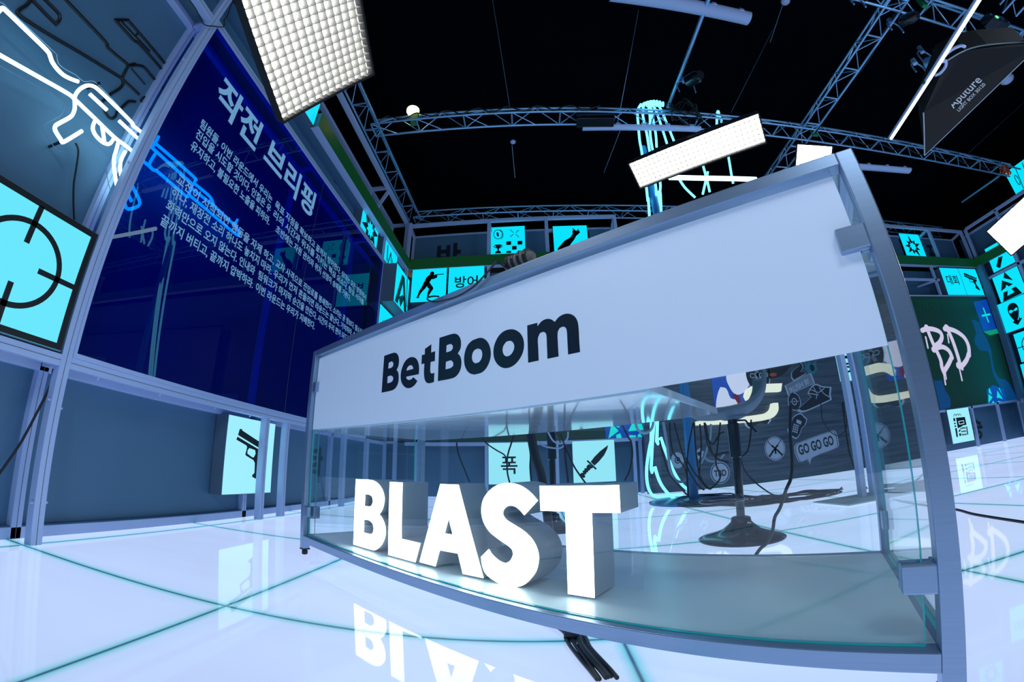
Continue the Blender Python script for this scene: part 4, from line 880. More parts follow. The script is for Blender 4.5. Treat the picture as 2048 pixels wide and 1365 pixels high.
def ball(label, px, Z, r):
    c = np.array(onZ(*px, Z)); m = MB().lathe(c, [(r*math.sin(a), -r*.7*math.cos(a)) for a in [0.05+.31*k for k in range(11)]], 16)
    return tag(obj('globe_lamp', m, MT['white_frame'], smooth=True), label, 'globe lamp')
ball('small white globe hanging below the front truss left of centre', (1026, 284), 5.3, 0.045)
ball('small white globe at the top of the picture right of centre', (1571, 2), 6.3, 0.07)
ball('pale half globe behind the edge of the black softbox', (2013, 158), 5.5, 0.11)
# clamps, boxes and fixtures on the trusses
def fixture(label, c, sc_, mt='black_gloss', name='stage_fixture', ydir=0.0):
    c = np.array(c, float); t = thing(name, label, 'stage light', c)
    m = MB().lathe(c+np.array([0, -.10*sc_, -.02]), [(0.05*sc_, 0), (0.075*sc_, .02*sc_), (0.075*sc_, .18*sc_), (0.05*sc_, .24*sc_)], 16, axis=(0.2, -.8, -.5)); obj('lamp_housing', m, MT[mt], t, smooth=True)
    obj('yoke', MB().tube(cat([c+np.array([-.10*sc_, 0, -.08*sc_]), c+np.array([-.10*sc_, 0, .06*sc_]), c+np.array([0, 0, .12*sc_]), c+np.array([.10*sc_, 0, .06*sc_]), c+np.array([.10*sc_, 0, -.08*sc_])], 3), 0.010, 6), MT['truss'], t)
    obj('clamp', MB().lathe(c+np.array([0, 0, .10*sc_]), [(0.03, 0), (0.03, .08*sc_)], 10), MT['truss'], t)
    return t
fixture('dark stage light clamped on the crossing truss by the tube lamp', onZ(1855, 118, 4.75), 1.3)
fixture('small stage light clamped at the top of the crossing truss', onZ(1790, 55, 4.85), 0.9)
fixture('small stage light clamped on the crossing truss at the top edge', onZ(1715, 5, 4.85), 0.8)
fixture('bluish stage light hanging under the tube lamp', onZ(1838, 138, 4.3), 0.9, 'truss')
fixture('stage light hanging at the end of the ceiling pipe', onZ(1372, 175, 5.3), 1.2, 'black_gloss')
t = thing('power_box', 'black power box strapped to the front truss left of the neon ropes', 'box', onZ(1190, 228, 4.93))
c = np.array(onZ(1190, 232, 4.92)); obj('case', MB().box(c-np.array([.26, .05, .10]), c+np.array([.26, .12, .04])), MT['black_gloss'], t, bevel=0.01); obj('bracket', MB().box(c+np.array([-.05, -.02, .03]), c+np.array([.05, .06, .16])), MT['black_rubber'], t)
t = thing('power_box', 'black control box with a green light at the top right corner', 'box', onZ(1990, 40, 4.6))
c = np.array(onZ(1990, 45, 4.6)); obj('case', MB().box(c-np.array([.16, .06, .06]), c+np.array([.16, .06, .06])), MT['black_gloss'], t, bevel=0.008); obj('status_light', MB().box(c+np.array([-.05, -.066, -.01]), c+np.array([-.02, -.06, .02])), emis('green_status_light', (0.1, 1, 0.2), 3), t)
for lab, px, Z in (('green tape strip wrapped on the front truss at its left end', (828, 248), TZ), ('green tape wrapped where the two trusses cross', (1630, 270), TZ-.02), ('green tape wrapped on the truss at the top right', (1850, 12), TZ)):
    c = np.array(onZ(*px, Z)); m = MB().box(c-np.array([.05, .02, .02]), c+np.array([.05, .02, .20 if px[0] != 1630 else .10])); tag(obj('tape_wrap', m, MT['green_tape'], bevel=0.004), lab, 'tape')
def bundle(label, c, r, n, mt, name='cable_bundle', zs=0.5):
    c = np.array(c, float); rnd = random.Random(n); pts = []
    for k in range(n*9):
        a = k*.75; pts.append(c+np.array([r*math.cos(a)*rnd.uniform(.7, 1.1), r*math.sin(a)*rnd.uniform(.7, 1.1)*.6, r*zs*rnd.uniform(-1, 1)]))
    return tag(obj(name, MB().tube(cat(pts, 3), 0.008, 5), MT[mt], smooth=True), label, 'cable')
bundle('orange cable bundle hanging on the truss at the top right', onZ(1985, 64, 4.75), 0.10, 4, 'orange')
bundle('orange cable tangle at the right end of the front truss', onZ(2010, 340, 4.6), 0.10, 4, 'orange', zs=1.1)
bundle('black cable tangle on the truss beside the neon ropes', onZ(1370, 225, 4.95), 0.22, 6, 'black_rubber', zs=.8)
for i, (x0, x1, y) in enumerate(((-2.0, 1.0, 3.84), (4.4, 9.0, 4.02))):
    pts = [(x0+(x1-x0)*k/24, y+(x0+(x1-x0)*k/24)*0.028, TZ+0.02+0.05*math.sin(k*1.9)) for k in range(25)]
    cable(('black cable draped along the front truss, left part', 'black cable draped along the front truss, right part')[i], pts, 0.009)
cable('black cable draped along the truss over the right of the desk', [(4.41+.02*math.sin(k), -1+k*.3, TZ+.015+.04*math.sin(k*1.4)) for k in range(25)], 0.009)
# small yellow lamp and a far work light
m = MB().lathe(onZ(826, 222, 5.2), [(0.02, -.03), (0.09, -.02), (0.09, .02), (0.02, .05)], 14); tag(obj('work_lamp', m, emis('warm_lamp', (1.0, 0.85, 0.35), 6), smooth=True), 'small warm yellow lamp glowing on top of the front truss at left', 'lamp')
m = MB().lathe(onY(774, 409, 7.6), [(0.004, -.05), (0.05, 0), (0.004, .05)], 12); tag(obj('work_lamp', m, emis('warm_spot', (1.0, 0.92, 0.7), 4), smooth=True), 'tiny round work lamp glowing through the left top frame', 'lamp')

# ------------------------------------------------------------------ hall: black ceiling cloth with scalloped rear edge, tan wall behind
MT['ceiling'] = pr('black_ceiling_cloth', (0.0009, 0.0018, 0.0045), 0.95, noise=0.35, nscale=1.3, spec=0.05)
pk = [(-3.2, 5.2), (-1.75, 5.55), (0.06, 5.75), (1.75, 5.80), (3.6, 5.8), (5.4, 5.8), (7.6, 5.75), (9.2, 5.6), (11.5, 5.6)]
YE = 8.0
xs = np.linspace(-7, 15, 133); ys = np.linspace(-6, YE, 40); m = MB(); vs = []
def edge_z(x):
    for (a, za_), (b, zb2) in zip([(-7, 5.2)]+pk, pk+[(15, 5.6)]):
        if a <= x <= b:
            t = (x-a)/(b-a); return za_+(zb2-za_)*t-0.40*(1-(2*t-1)**2)
    return 5.5
for yv in ys:
    k = max(0.0, (yv-5.6)/(YE-5.6)); k = k*k*(3-2*k)
    for xv in xs:
        z = 6.9+0.10*math.sin(yv*2.1+0.4*math.sin(xv))+0.05*math.sin(xv*1.7)
        vs.append((xv, yv, z*(1-k)+edge_z(xv)*k))
nx = len(xs); m.add(vs, [(j*nx+i, j*nx+i+1, (j+1)*nx+i+1, (j+1)*nx+i) for j in range(len(ys)-1) for i in range(nx-1)])
struct('ceiling', m, MT['ceiling'], smooth=True)
MT['tan_wall'] = pr('tan_hall_wall', (0.20, 0.15, 0.09), 0.8, noise=0.15, nscale=1.5)
MT['slate_wall'] = pr('slate_hall_wall', (0.07, 0.10, 0.13), 0.8, noise=0.15, nscale=1.5)
struct('wall_hall', MB().box((-9, 9.4, 0), (17, 9.6, 8.0)), MT['dark_panel'])
for i, (x0, x1, z0, z1, mt) in enumerate(((-6.0, -1.85, 2.0, 5.9, 'tan_wall'), (1.75, 4.6, 2.0, 5.75, 'slate_wall'), (8.7, 12.3, 2.0, 5.9, 'tan_wall'))):
    struct('trim_%d' % (10+i), MB().box((x0, 9.30, z0), (x1, 9.39, z1)), MT[mt])
l = bpy.data.lights.new('added_hall_light', 'POINT'); l.energy = 30; l.color = (1.0, 0.8, 0.5); l.shadow_soft_size = 0.1
o = bpy.data.objects.new('added_hall_light', l); COL.objects.link(o); o.location = (-2.6, 8.3, 5.0)  # unseen warm point light, added to light the tan hall wall
# ------------------------------------------------------------------ plank wall with stickers behind the desk
def plank_material():
    m, N, Lk = mat('grey_plank_wall'); b = N['Principled BSDF']; b.inputs['Roughness'].default_value = 0.35
    tc = N.new('ShaderNodeTexCoord'); mp = N.new('ShaderNodeMapping'); mp.inputs['Scale'].default_value = (0.6, 1, 14)
    nt = N.new('ShaderNodeTexNoise'); nt.inputs['Scale'].default_value = 2.2; nt.inputs['Detail'].default_value = 6
    Lk.new(tc.outputs['Object'], mp.inputs[0]); Lk.new(mp.outputs[0], nt.inputs['Vector'])
    cr = N.new('ShaderNodeValToRGB'); cr.color_ramp.elements[0].position = 0.3; cr.color_ramp.elements[0].color = (0.035, 0.06, 0.09, 1)
    cr.color_ramp.elements[1].position = 0.75; cr.color_ramp.elements[1].color = (0.11, 0.15, 0.21, 1)
    Lk.new(nt.outputs['Fac'], cr.inputs[0]); Lk.new(cr.outputs[0], b.inputs['Base Color']); return m
MT['plank'] = plank_material()
YS = 6.10
struct('wall_plank', MB().box((1.585, YS+.002, 0), (6.85, YS+.06, 2.9)), MT['plank'])
oS = np.array([0, YS, 0.0])
SK = lambda x0, y0, k, pts: yf(YS, zm(x0, y0, k, pts))
k4 = lambda pts: SK(1440, 820, 6.827, pts); k5 = lambda pts: SK(1600, 600, 6.827, pts); k6 = lambda pts: SK(1300, 700, 6.827, pts); k7 = lambda pts: SK(1240, 840, 6.827, pts)
def sticker(label, base, parts, mt0='sticker_white'):
    m = MB(); shape(m, base, oS, ex, ez, 0.0016); cx = np.mean([p[0] for p in base[0]]); cz = np.mean([p[1] for p in base[0]])
    t = thing('wall_sticker', label, 'sticker', (cx, YS, cz)); obj('backing', m, MT[mt0], t)
    for nm, mt, fn in parts:
        m = MB(); fn(m); obj(nm, m, MT[mt], t)
    return t
def ell(c, rx, rz, n=30, rot=0): return [(c[0]+rx*math.cos(2*math.pi*k/n)*math.cos(rot)-rz*math.sin(2*math.pi*k/n)*math.sin(rot), c[1]+rx*math.cos(2*math.pi*k/n)*math.sin(rot)+rz*math.sin(2*math.pi*k/n)*math.cos(rot)) for k in range(n)]
def shrink(lp, k): c = np.mean(np.array(lp), 0); return [tuple(c+(np.array(p)-c)*k) for p in lp]
# speech bubble GO GO GO
gq = smooth(k4([(1045,460),(1530,285),(1580,300),(1625,480),(1600,520),(1255,660),(1235,748),(1185,680),(1110,715),(1060,690),(1010,520)]), 3, 70)
a, b = np.array(k4([(1085,620)])[0]), np.array(k4([(1560,470)])[0]); gu = (b-a)/np.linalg.norm(b-a)
def gt(m):
    L = np.linalg.norm(b-a); g3 = np.array([gu[0], 0, gu[1]]); text(m, 'GO GO GO', oS+ex*a[0]+ez*a[1], g3, np.array([-gu[1], 0, gu[0]]), 0.215, width=L, bold=0.03, align='LEFT', depth=0.003)
sticker('pale speech bubble sticker reading GO GO GO on the plank wall', [gq], [('outline', 'sticker_dark', lambda m: shape(m, [shrink(gq, .955), shrink(gq, .93)], oS, ex, ez, 0.0022)), ('lettering', 'sticker_dark', gt)])
# crossed rifles
rc = np.array(k4([(752, 530)])[0]); R_ = 0.188
def rifles(m):
    for s in (1, -1):
        P = lambda x, z: (rc[0]+s*x, rc[1]+z)
        ribbon(m, [P(-.12, .12), P(-.03, .02)], 0.006, oS, ex, ez, 0.003); ribbon(m, [P(-.05, .045), P(.06, -.05)], 0.014, oS, ex, ez, 0.003)
        shape(m, [[P(.05, -.03), P(.13, -.10), P(.115, -.135), P(.04, -.06)]], oS, ex, ez, 0.003); ribbon(m, [P(.01, -.02), P(-.005, -.075)], 0.011, oS, ex, ez, 0.003); ribbon(m, [P(-.118, .135), P(-.118, .115)], 0.005, oS, ex, ez, 0.003)
sticker('round sticker with two crossed rifles on the plank wall', [ell(rc, R_, R_)], [('outline', 'sticker_dark', lambda m: shape(m, [ell(rc, R_*.93, R_*.93), ell(rc, R_*.89, R_*.89)], oS, ex, ez, 0.0022)), ('crossed_rifles', 'sticker_dark', rifles)])
# bomb keypad
bq = smooth(k4([(1050,60),(1110,48),(1150,90),(1190,125),(1165,210),(1120,250),(1085,350),(1040,402),(985,375),(940,330),(915,265),(960,215),(990,110)]), 2, 60)
def kp(m):
    for r in range(4):
        for c in range(3):
            x, y = 1008+c*26+r*(-6), 190+r*30+c*9; shape(m, [k4([(x,y),(x+18,y+6),(x+12,y+26),(x-6,y+20)])], oS, ex, ez, 0.003)
    shape(m, [k4([(1050,130),(1115,160),(1100,205),(1038,175)])], oS, ex, ez, 0.003)
sticker('keypad bomb sticker stuck aslant above the crossed rifles', [bq], [('dark_print', 'sticker_dark', lambda m: shape(m, [shrink(bq, .9)], oS, ex, ez, 0.0022)), ('keypad', 'sticker_white', kp)])
rq = k6([(1835,490)])+k5([(150,995),(205,1140)])+k6([(1882,625)])
def rt(m):
    a, b = np.array(k6([(1925,590)])[0]), np.array(k5([(130,1135)])[0]); L = np.linalg.norm(b-a); u = (b-a)/L
    text(m, 'RUSH B!', oS+ex*a[0]+ez*a[1], np.array([u[0], 0, u[1]]), np.array([-u[1], 0, u[0]]), 0.12, width=L*1.0, bold=0.03, align='LEFT', depth=0.003)
sticker('slanted label sticker reading RUSH B on the plank wall', [rq], [('grey_field', 'sticker_grey', lambda m: shape(m, [shrink(rq, .9)], oS, ex, ez, 0.0022)), ('lettering', 'sticker_white', rt)])
vc = np.array(SK(1300, 700, 6.827, [(1970, 708)])[0])
sticker('round dark sticker with a gun sight on the plank wall', [ell(vc, .125, .15)], [('dark_print', 'sticker_dark', lambda m: shape(m, [ell(vc, .112, .137)], oS, ex, ez, 0.0022)), ('sight_ring', 'sticker_white', lambda m: (shape(m, [ell(vc, .05, .06), ell(vc, .036, .045)], oS, ex, ez, 0.003), ribbon(m, [(vc[0]-.08, vc[1]), (vc[0]-.03, vc[1])], .006, oS, ex, ez, .003), ribbon(m, [(vc[0]+.08, vc[1]), (vc[0]+.03, vc[1])], .006, oS, ex, ez, .003), shape(m, [ell(vc, .012, .012)], oS, ex, ez, .003)))])
tc_ = np.array(k7([(1368, 725)])[0])
def tb_(m): text(m, 'TBD', oS+ex*tc_[0]+ez*(tc_[1]-.05), ex, ez, 0.13, width=0.2, bold=0.03, depth=0.003)
sticker('round sticker reading TBD low on the plank wall', [ell(tc_, .162, .17)], [('outline', 'sticker_dark', lambda m: shape(m, [ell(tc_, .15, .157), ell(tc_, .135, .142)], oS, ex, ez, 0.0022)), ('lettering', 'sticker_dark', tb_)])
oc = np.array(k7([(785, 555)])[0])
sticker('small round sticker with a dark eye low on the left of the plank wall', [ell(oc, .10, .12)], [('eye_print', 'sticker_dark', lambda m: (shape(m, [ell(oc, .045, .05), ell(oc, .03, .035)], oS, ex, ez, 0.0022), shape(m, [ell(oc, .018, .02)], oS, ex, ez, 0.0022)))])
sc_ = np.array(k7([(1080, 465)])[0])
sticker('small spiky white sticker on the plank wall behind the ropes', [starpts(sc_, .09, .06, 6, .3)], [('eye_print', 'sticker_dark', lambda m: shape(m, [ell(sc_, .03, .03)], oS, ex, ez, .0022))])
gq2 = smooth(k5([(100,1280),(150,1190),(215,1145),(300,1180),(430,1190),(420,1300),(435,1365)])+k4([(1190,20),(1100,40),(1040,10)])+k5([(150,1330)]), 2, 60)
sticker('outlined dark sticker of a crouching armoured figure on the plank wall', [gq2], [('dark_print', 'sticker_dark', lambda m: shape(m, [shrink(gq2, .88)], oS, ex, ez, 0.0022)), ('pale_lines', 'sticker_white', lambda m: [ribbon(m, k5(q), .008, oS, ex, ez, .003) for q in ([(150,1230),(250,1270),(330,1210)], [(180,1190),(230,1280),(220,1350)], [(260,1200),(330,1290),(420,1340)], [(120,1280),(250,1300)])])])
tq = smooth(k5([(40,850),(100,880),(120,840),(150,880),(225,830),(215,900),(245,950),(205,980),(200,1030),(160,1000),(110,1010),(90,960),(50,960),(80,910)]), 2, 40)
MT['sticker_teal'] = pr('sticker_teal', (0.03, 0.22, 0.30), 0.5)
sticker('teal splash sticker at the top right of the plank wall', [tq], [('dark_eye', 'sticker_dark', lambda m: shape(m, [ell(np.array(k5([(165, 930)])[0]), .05, .06)], oS, ex, ez, .0022))], 'sticker_teal')
cq = np.array(k6([(1470, 340)])[0])
def cs(m): text(m, 'CS GO', oS+ex*(cq[0]+.02)+ez*(cq[1]-.05), ex, ez, 0.11, width=0.34, bold=0.02, depth=0.003)
sticker('round dark sticker reading CS GO with a figure on the plank wall', [ell(cq, .235, .29)], [('dark_print', 'sticker_dark', lambda m: shape(m, [ell(cq, .215, .27)], oS, ex, ez, .0022)), ('lettering', 'sticker_white', cs), ('figure_print', 'sticker_grey', lambda m: (ribbon(m, [(cq[0]-.02, cq[1]+.14), (cq[0], cq[1]), (cq[0]-.07, cq[1]-.16)], .03, oS, ex, ez, .0028), ribbon(m, [(cq[0], cq[1]), (cq[0]+.09, cq[1]-.15)], .025, oS, ex, ez, .0028)))])
dq = smooth(k6([(1600,250),(1750,215),(1880,190),(1960,170),(1860,300),(1760,370),(1640,400),(1610,330)]), 2, 60)
sticker('black sticker with a red and yellow flash under the edge of the white desk front', [dq], [('flash_print', 'orange', lambda m: shape(m, [ell(np.array(k6([(1680, 340)])[0]), .07, .03)], oS, ex, ez, .0022))], 'sticker_dark')
wq = smooth(k6([(1285,1000),(1310,1050),(1360,1075),(1420,1050),(1500,990),(1560,1000),(1620,1010),(1655,960),(1640,930),(1500,960)]), 2, 60)
sticker('outlined dark sticker showing below the cream sign', [wq], [('dark_print', 'sticker_dark', lambda m: shape(m, [shrink(wq, .85)], oS, ex, ez, .0022))])
aq = smooth(k5([(-20,830),(30,880),(40,930),(10,990),(90,1010)])+k6([(1960,430),(1925,380),(1935,300),(2010,240),(2048,200)]), 2, 70)
sticker('dark rifle sticker with a white edge above the RUSH B label', [aq], [('dark_print', 'sticker_dark', lambda m: shape(m, [shrink(aq, .88)], oS, ex, ez, .0022))])
# cream lit letter on the plank wall
cs_ = thing('lit_letter_sign', 'cream lit block letter mounted on the plank wall behind the stool', 'sign', (3.3, YS-.05, 1.2))
m = MB()
shape(m, [smooth(k6([(1345,520),(1420,490),(1765,473),(1752,580),(1480,590),(1400,610),(1350,640),(1300,700),(1270,640),(1290,570)]), 3, 45)], oS, ex, ez, 0.09)
shape(m, [smooth(k6([(1710,735),(1715,830),(1680,900),(1620,945),(1500,975),(1200,1005),(900,1025),(620,1035),(615,985),(900,960),(1180,930),(1420,900),(1560,870),(1620,820),(1640,740)]), 3, 45)], oS, ex, ez, 0.09)
obj('lit_letter', m, MT['cream_lit'], cs_)
# emblem poster: pale shield shapes, blue strokes, red mark
em_ = thing('wall_poster', 'pale poster with white shield shapes, blue strokes and a red mark behind the stool', 'poster', (2.9, YS, 1.4))
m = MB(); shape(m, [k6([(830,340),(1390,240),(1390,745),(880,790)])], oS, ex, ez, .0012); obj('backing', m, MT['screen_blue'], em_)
MT['poster_white'] = emis('poster_white', (0.62, 0.68, 0.95), 0.9); MT['poster_red'] = pr('poster_red', (0.35, 0.02, 0.04), .5)  # poster white and its blue backing glow by emission, as painted brightness
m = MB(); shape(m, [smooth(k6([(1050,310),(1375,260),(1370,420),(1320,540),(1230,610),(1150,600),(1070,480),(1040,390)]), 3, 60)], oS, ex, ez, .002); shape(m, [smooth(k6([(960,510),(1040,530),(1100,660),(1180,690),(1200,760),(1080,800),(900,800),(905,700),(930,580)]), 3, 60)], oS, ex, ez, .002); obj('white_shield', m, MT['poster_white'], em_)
m = MB(); shape(m, [k6([(1120,620),(1160,600),(1225,640),(1240,740),(1200,740),(1170,690)])], oS, ex, ez, .003); obj('red_mark', m, MT['poster_red'], em_)
a, b = k5([(450,745)])[0], k5([(735,1108)])[0]
lightbox('cyan lightbox with a black Korean syllable between the two white stand posts', ('y', YS-.01), (a[0]+.03, b[1], b[0]+.05, b[1]+.64), 0.10, 'lit_cyan_low', [('t', '공', (a[0]+b[0])/2+.06, b[1]+.18, 0.34, 0.28, 0.015)])

# white twin post stand right of the stool
A_, B_ = onZ(1725, 996, 0), onZ(1748, 992, 0)
st_ = thing('display_stand', 'white stand of two square posts on a flat base plate right of the stool', 'stand', A_)
for q in (A_, B_): obj('post', MB().box((q[0]-.028, q[1]-.028, 0.012), (q[0]+.028, q[1]+.028, 2.6)), MT['white_frame'], st_, bevel=.002)
q = onZ(1722, 1002, 0); obj('base_plate', MB().box((q[0]-.26, q[1]-.16, 0.002), (q[0]+.40, q[1]+.30, 0.012)), MT['white_sat'], st_)

# ------------------------------------------------------------------ stools
def stool(label, c, seat_z, ang, r=0.20, sc_=1.0, seat=True):
    c = np.array([c[0], c[1], 0.0]); t = thing('bar_stool', label, 'stool', c)
    obj('base', MB().lathe(c, [(r, 0.002), (r, 0.008), (r*.93, 0.018), (r*.7, 0.032), (r*.45, 0.055), (r*.30, 0.085), (r*.24, 0.10), (r*.22, .125), (r*.17, .13)], 48), MT['black_gloss'], t, smooth=True)
    obj('column', MB().lathe(c, [(0.025, .12), (0.025, seat_z-.26), (0.034, seat_z-.255), (0.036, seat_z-.06), (0.028, seat_z-.055), (0.028, seat_z-.02)], 24), MT['black_gloss'], t, smooth=True)
    if seat:
        d = np.array([math.cos(ang), math.sin(ang), 0]); w_ = np.array([-d[1], d[0], 0])
        prof = cat([(-.22, .030), (-.19, .004), (-.10, -.006), (.00, -.004), (.09, .012), (.15, .05), (.19, .11), (.205, .19)], 4); nw = 13; vs = []
        for a_, z_ in prof:
            for k in range(nw):
                v = (k/(nw-1)-.5)*2; hw = .185*(1-.12*max(0, -a_/.22)); vs.append(c+d*(a_-.02*v*v)+w_*hw*v*math.sqrt(max(.05, 1-.0*v*v))+up*(seat_z+z_+.035*v*v*(1 if a_ > -.1 else .6)))
        m = MB(); n_ = len(prof); m.add(vs, [(i*nw+k, i*nw+k+1, (i+1)*nw+k+1, (i+1)*nw+k) for i in range(n_-1) for k in range(nw-1)])
        MT['seat_shell'] = MT.get('seat_shell') or pr('grey_seat_shell', (0.10, 0.16, 0.24), .5)
        s_ = obj('seat', m, MT['seat_shell'], t, smooth=True); so = s_.modifiers.new('thick', 'SOLIDIFY'); so.thickness = .022; so.offset = 1
        obj('seat_plate', MB().lathe(c+up*(seat_z-.035), [(.05, 0), (.085, .012), (.085, .028)], 24), MT['seat_shell'], t)
        obj('height_lever', MB().tube([c+up*(seat_z-.04), c+d*.07-w_*.05+up*(seat_z-.05), c+d*.12-w_*.10+up*(seat_z-.13)], .006, 6), MT['black_gloss'], t)
    ang2 = math.pi*1.02
    fr_ = [c+np.array([math.cos(a2)*.13-.11, math.sin(a2)*.11, .235]) for a2 in [k*2*math.pi/20 for k in range(20)]]
    obj('foot_ring', MB().tube(fr_, .009, 8, closed=True), MT['black_gloss'], t, smooth=True)
    return t
cS_ = onZ(1484, 1078, 0)
def zat(px, py, p): r = ray(px, py); t = (r[0]*p[0]+r[1]*p[1])/(r[0]**2+r[1]**2); return float(CAM_H+r[2]*t)
RS = np.linalg.norm(np.array(onZ(1571, 1075, 0))-np.array(onZ(1397, 1078, 0)))/2
stool('black pedestal bar stool with a grey shell seat behind the right half of the desk', cS_, zat(1466, 828, cS_), math.radians(-20), RS)
c2 = onZ(1108, 1062, 0)
stool('black pedestal bar stool hidden behind the glowing letters', c2, zat(1094, 858, c2)+.02, math.radians(100), .19)

# ------------------------------------------------------------------ blue column, LED ropes
pc = np.array(onZ(1388, 1004, 0))
pt = thing('rope_column', 'blue round column on a wide round base behind the desk', 'column', pc)
MT['column_blue'] = pr('blue_column', (0.03, 0.22, 0.55), .35)
obj('column', MB().lathe(pc, [(.055, .03), (.055, 4.85)], 24), MT['column_blue'], pt, smooth=True)
obj('base', MB().lathe(pc, [(.50, .002), (.50, .02), (.47, .03), (.06, .04)], 48), MT['column_blue'], pt, smooth=True)
u1 = lambda pts: zm(1240, 180, 6.827, pts); u2 = lambda pts: zm(1240, 300, 6.827, pts); lo = lambda pts: zm(1240, 840, 6.827, pts)
def rope(label, pts, ya, yb, r=.018, mt='neon_cyan', name='led_rope', group=None):
    n = len(pts); P = [onY(p[0], p[1], ya+(yb-ya)*i/(n-1)) for i, p in enumerate(pts)]
    return tag(obj(name, MB().tube(cat(P, 4), r, 8), MT[mt], smooth=True), label, 'led rope', group)
RL = [(u1([(290,190),(240,290),(250,480),(270,700),(300,860)])+u2([(360,510),(380,700),(400,870)])+lo([(430,30),(440,200),(400,400),(365,650),(370,850),(410,985),(480,1046),(600,1042),(850,1020)]), 4.12, 5.1, 'cyan LED rope hanging leftmost from the truss and looping on the floor'),
 (u1([(330,180),(310,310),(330,440),(370,620),(400,810)])+u2([(480,450),(500,620),(530,815)])+lo([(440,350),(480,650),(560,880),(700,1050),(830,1108),(930,1096)]), 4.12, 4.9, 'cyan LED rope second from left on the truss, looping at the column foot'),
 (u1([(380,170),(410,380),(410,560),(440,790)])+u2([(545,420),(545,600),(560,800)])+lo([(510,20),(560,250),(640,480),(740,720),(860,900),(1050,1040)]), 4.12, 4.9, 'cyan LED rope, third from the left, running slanted down to the column foot'),
 (u1([(380,190),(420,240),(460,450),(490,620),(500,780)]), 4.12, 4.3, 'cyan LED rope ending behind the strip softbox, fourth from the left'),
 (u1([(420,190),(480,260),(560,480),(640,730)]), 4.12, 4.3, 'slanted cyan LED rope, fifth from the left on the truss'),
 (u1([(480,195),(545,240),(640,460),(735,695)]), 4.12, 4.3, 'slanted cyan LED rope furthest right of the left bunch'),
 (u1([(1340,285),(1325,330),(1322,470)]), 4.12, 4.2, 'short cyan LED rope at the right of the truss bunch'),
 (u1([(1340,285),(1365,370),(1388,440)])+u2([(1480,90),(1520,330),(1545,460)]), 4.12, 4.5, 'cyan LED rope hanging right of the blue column'),
 (u2([(1130,200),(1190,420),(1225,575)]), 4.4, 4.5, 'cyan LED rope under the strip softbox crossing another one, leaning right'),
 (u2([(1200,300),(1165,450),(1130,605)]), 4.4, 4.5, 'cyan LED rope under the strip softbox leaning left'),
 (u2([(800,385),(840,450),(900,530),(1025,650)]), 4.3, 4.5, 'cyan LED rope sweeping down to the right under the horizontal tube')]
for pts, ya, yb, lab in RL: rope(lab, pts, ya, yb)
rope('thick horizontal white blue light tube above the desk top', [(1338,355),(1400,356.5),(1460,357.5),(1512,359)], 4.25, 4.25, .034, 'neon', 'light_tube')
m = MB()
for k in range(7):
    P = [onY(1282+k*7, 212-6*math.sin(k*.5), 3.84), onY(1290+k*6, 206-4*math.sin(k*.5), 3.98), onY(1287+k*6.5, 212, 4.12)]; m.tube(cat(P, 3), .018, 8)
tag(obj('led_rope', m, MT['neon_cyan'], smooth=True), 'gathered turns of cyan LED rope wrapped over the front truss', 'led rope')
rope('dull unlit LED rope curling under the desk beside the lit ones', lo([(590,30),(650,400),(680,650),(740,800),(820,850),(900,820),(960,740),(1080,620),(1150,500)]), 4.4, 4.6, .016, 'neon_off')
rope('dull unlit LED rope loop under the worktop', lo([(215,40),(235,120),(290,170),(350,180),(410,150),(445,90),(455,30)]), 3.4, 3.4, .012, 'neon_off')
rope('dull unlit LED rope loop behind the stool column', lo([(1240,60),(1230,250),(1180,420),(1160,520),(1240,570),(1350,545),(1420,470)]), 4.6, 4.6, .014, 'neon_off')
wl = lambda pts: zm(960, 840, 6.827, pts)
rope('white cord loop hanging under the worktop near the dark sleeve', wl([(930,170),(1000,290),(1110,325),(1190,260),(1200,165)]), 2.9, 2.9, .006, 'white_frame', 'cord')
rope('white cord sagging between the dark sleeve and the stool column', wl([(785,290),(840,340),(930,375),(1080,390),(1150,350)]), 2.9, 2.9, .006, 'white_frame', 'cord')
# black cables under and behind the desk
def dcable(label, pts, Y, r=.006): return cable(label, [onY(p[0], p[1], Y) for p in pts], r)
CB = [(lo([(740,40),(830,380),(920,650),(1050,880),(1150,960)]), 4.0), (lo([(1000,40),(940,350),(915,600),(925,820),(935,1060)]), 4.0), (lo([(1010,40),(1040,450),(1080,720),(1160,900),(1240,950)]), 4.0), (lo([(1150,40),(1200,350),(1280,480),(1400,460),(1480,440)]), 3.6),
 (lo([(1370,40),(1330,400),(1310,600),(1370,760),(1330,860),(1230,950)]), 3.6), (lo([(680,40),(690,250),(730,450),(860,620),(910,760),(930,1060)]), 4.0), (lo([(540,280),(610,560),(680,750),(800,900),(930,1040),(1050,1130)]), 4.0), (lo([(1160,40),(1190,230),(1270,330),(1360,200),(1420,170)]), 3.6), (lo([(1170,60),(1240,400),(1320,530),(1480,580)]), 3.7), (lo([(900,520),(1000,700),(1120,850),(1220,950)]), 4.0), (lo([(1090,60),(1110,300),(1100,500),(1080,800)]), 3.9)]
for i, (p, Y) in enumerate(CB): tag(dcable('', p, Y, .0085), 'black cable hanging in the tangle between the LED ropes and the stool column', 'cable', 'cables in the tangle behind the desk')
dcable('black cable from the stool seat curving down to the coil on the floor', lo([(1640,480),(1700,690),(1850,860),(2040,1000)])+zm(1440, 820, 6.827, [(740,1165)]), 3.6, .007)
dcable('black cable hanging from the stool seat and curving back to its column', lo([(1790,0),(1785,200),(1745,420),(1660,510)]), 2.4, .006)
dcable('thin cable crossing the lightbox with the Korean syllable, left one', wl([(0,235),(110,340),(230,420),(330,480),(375,560)]), 3.0, .005)
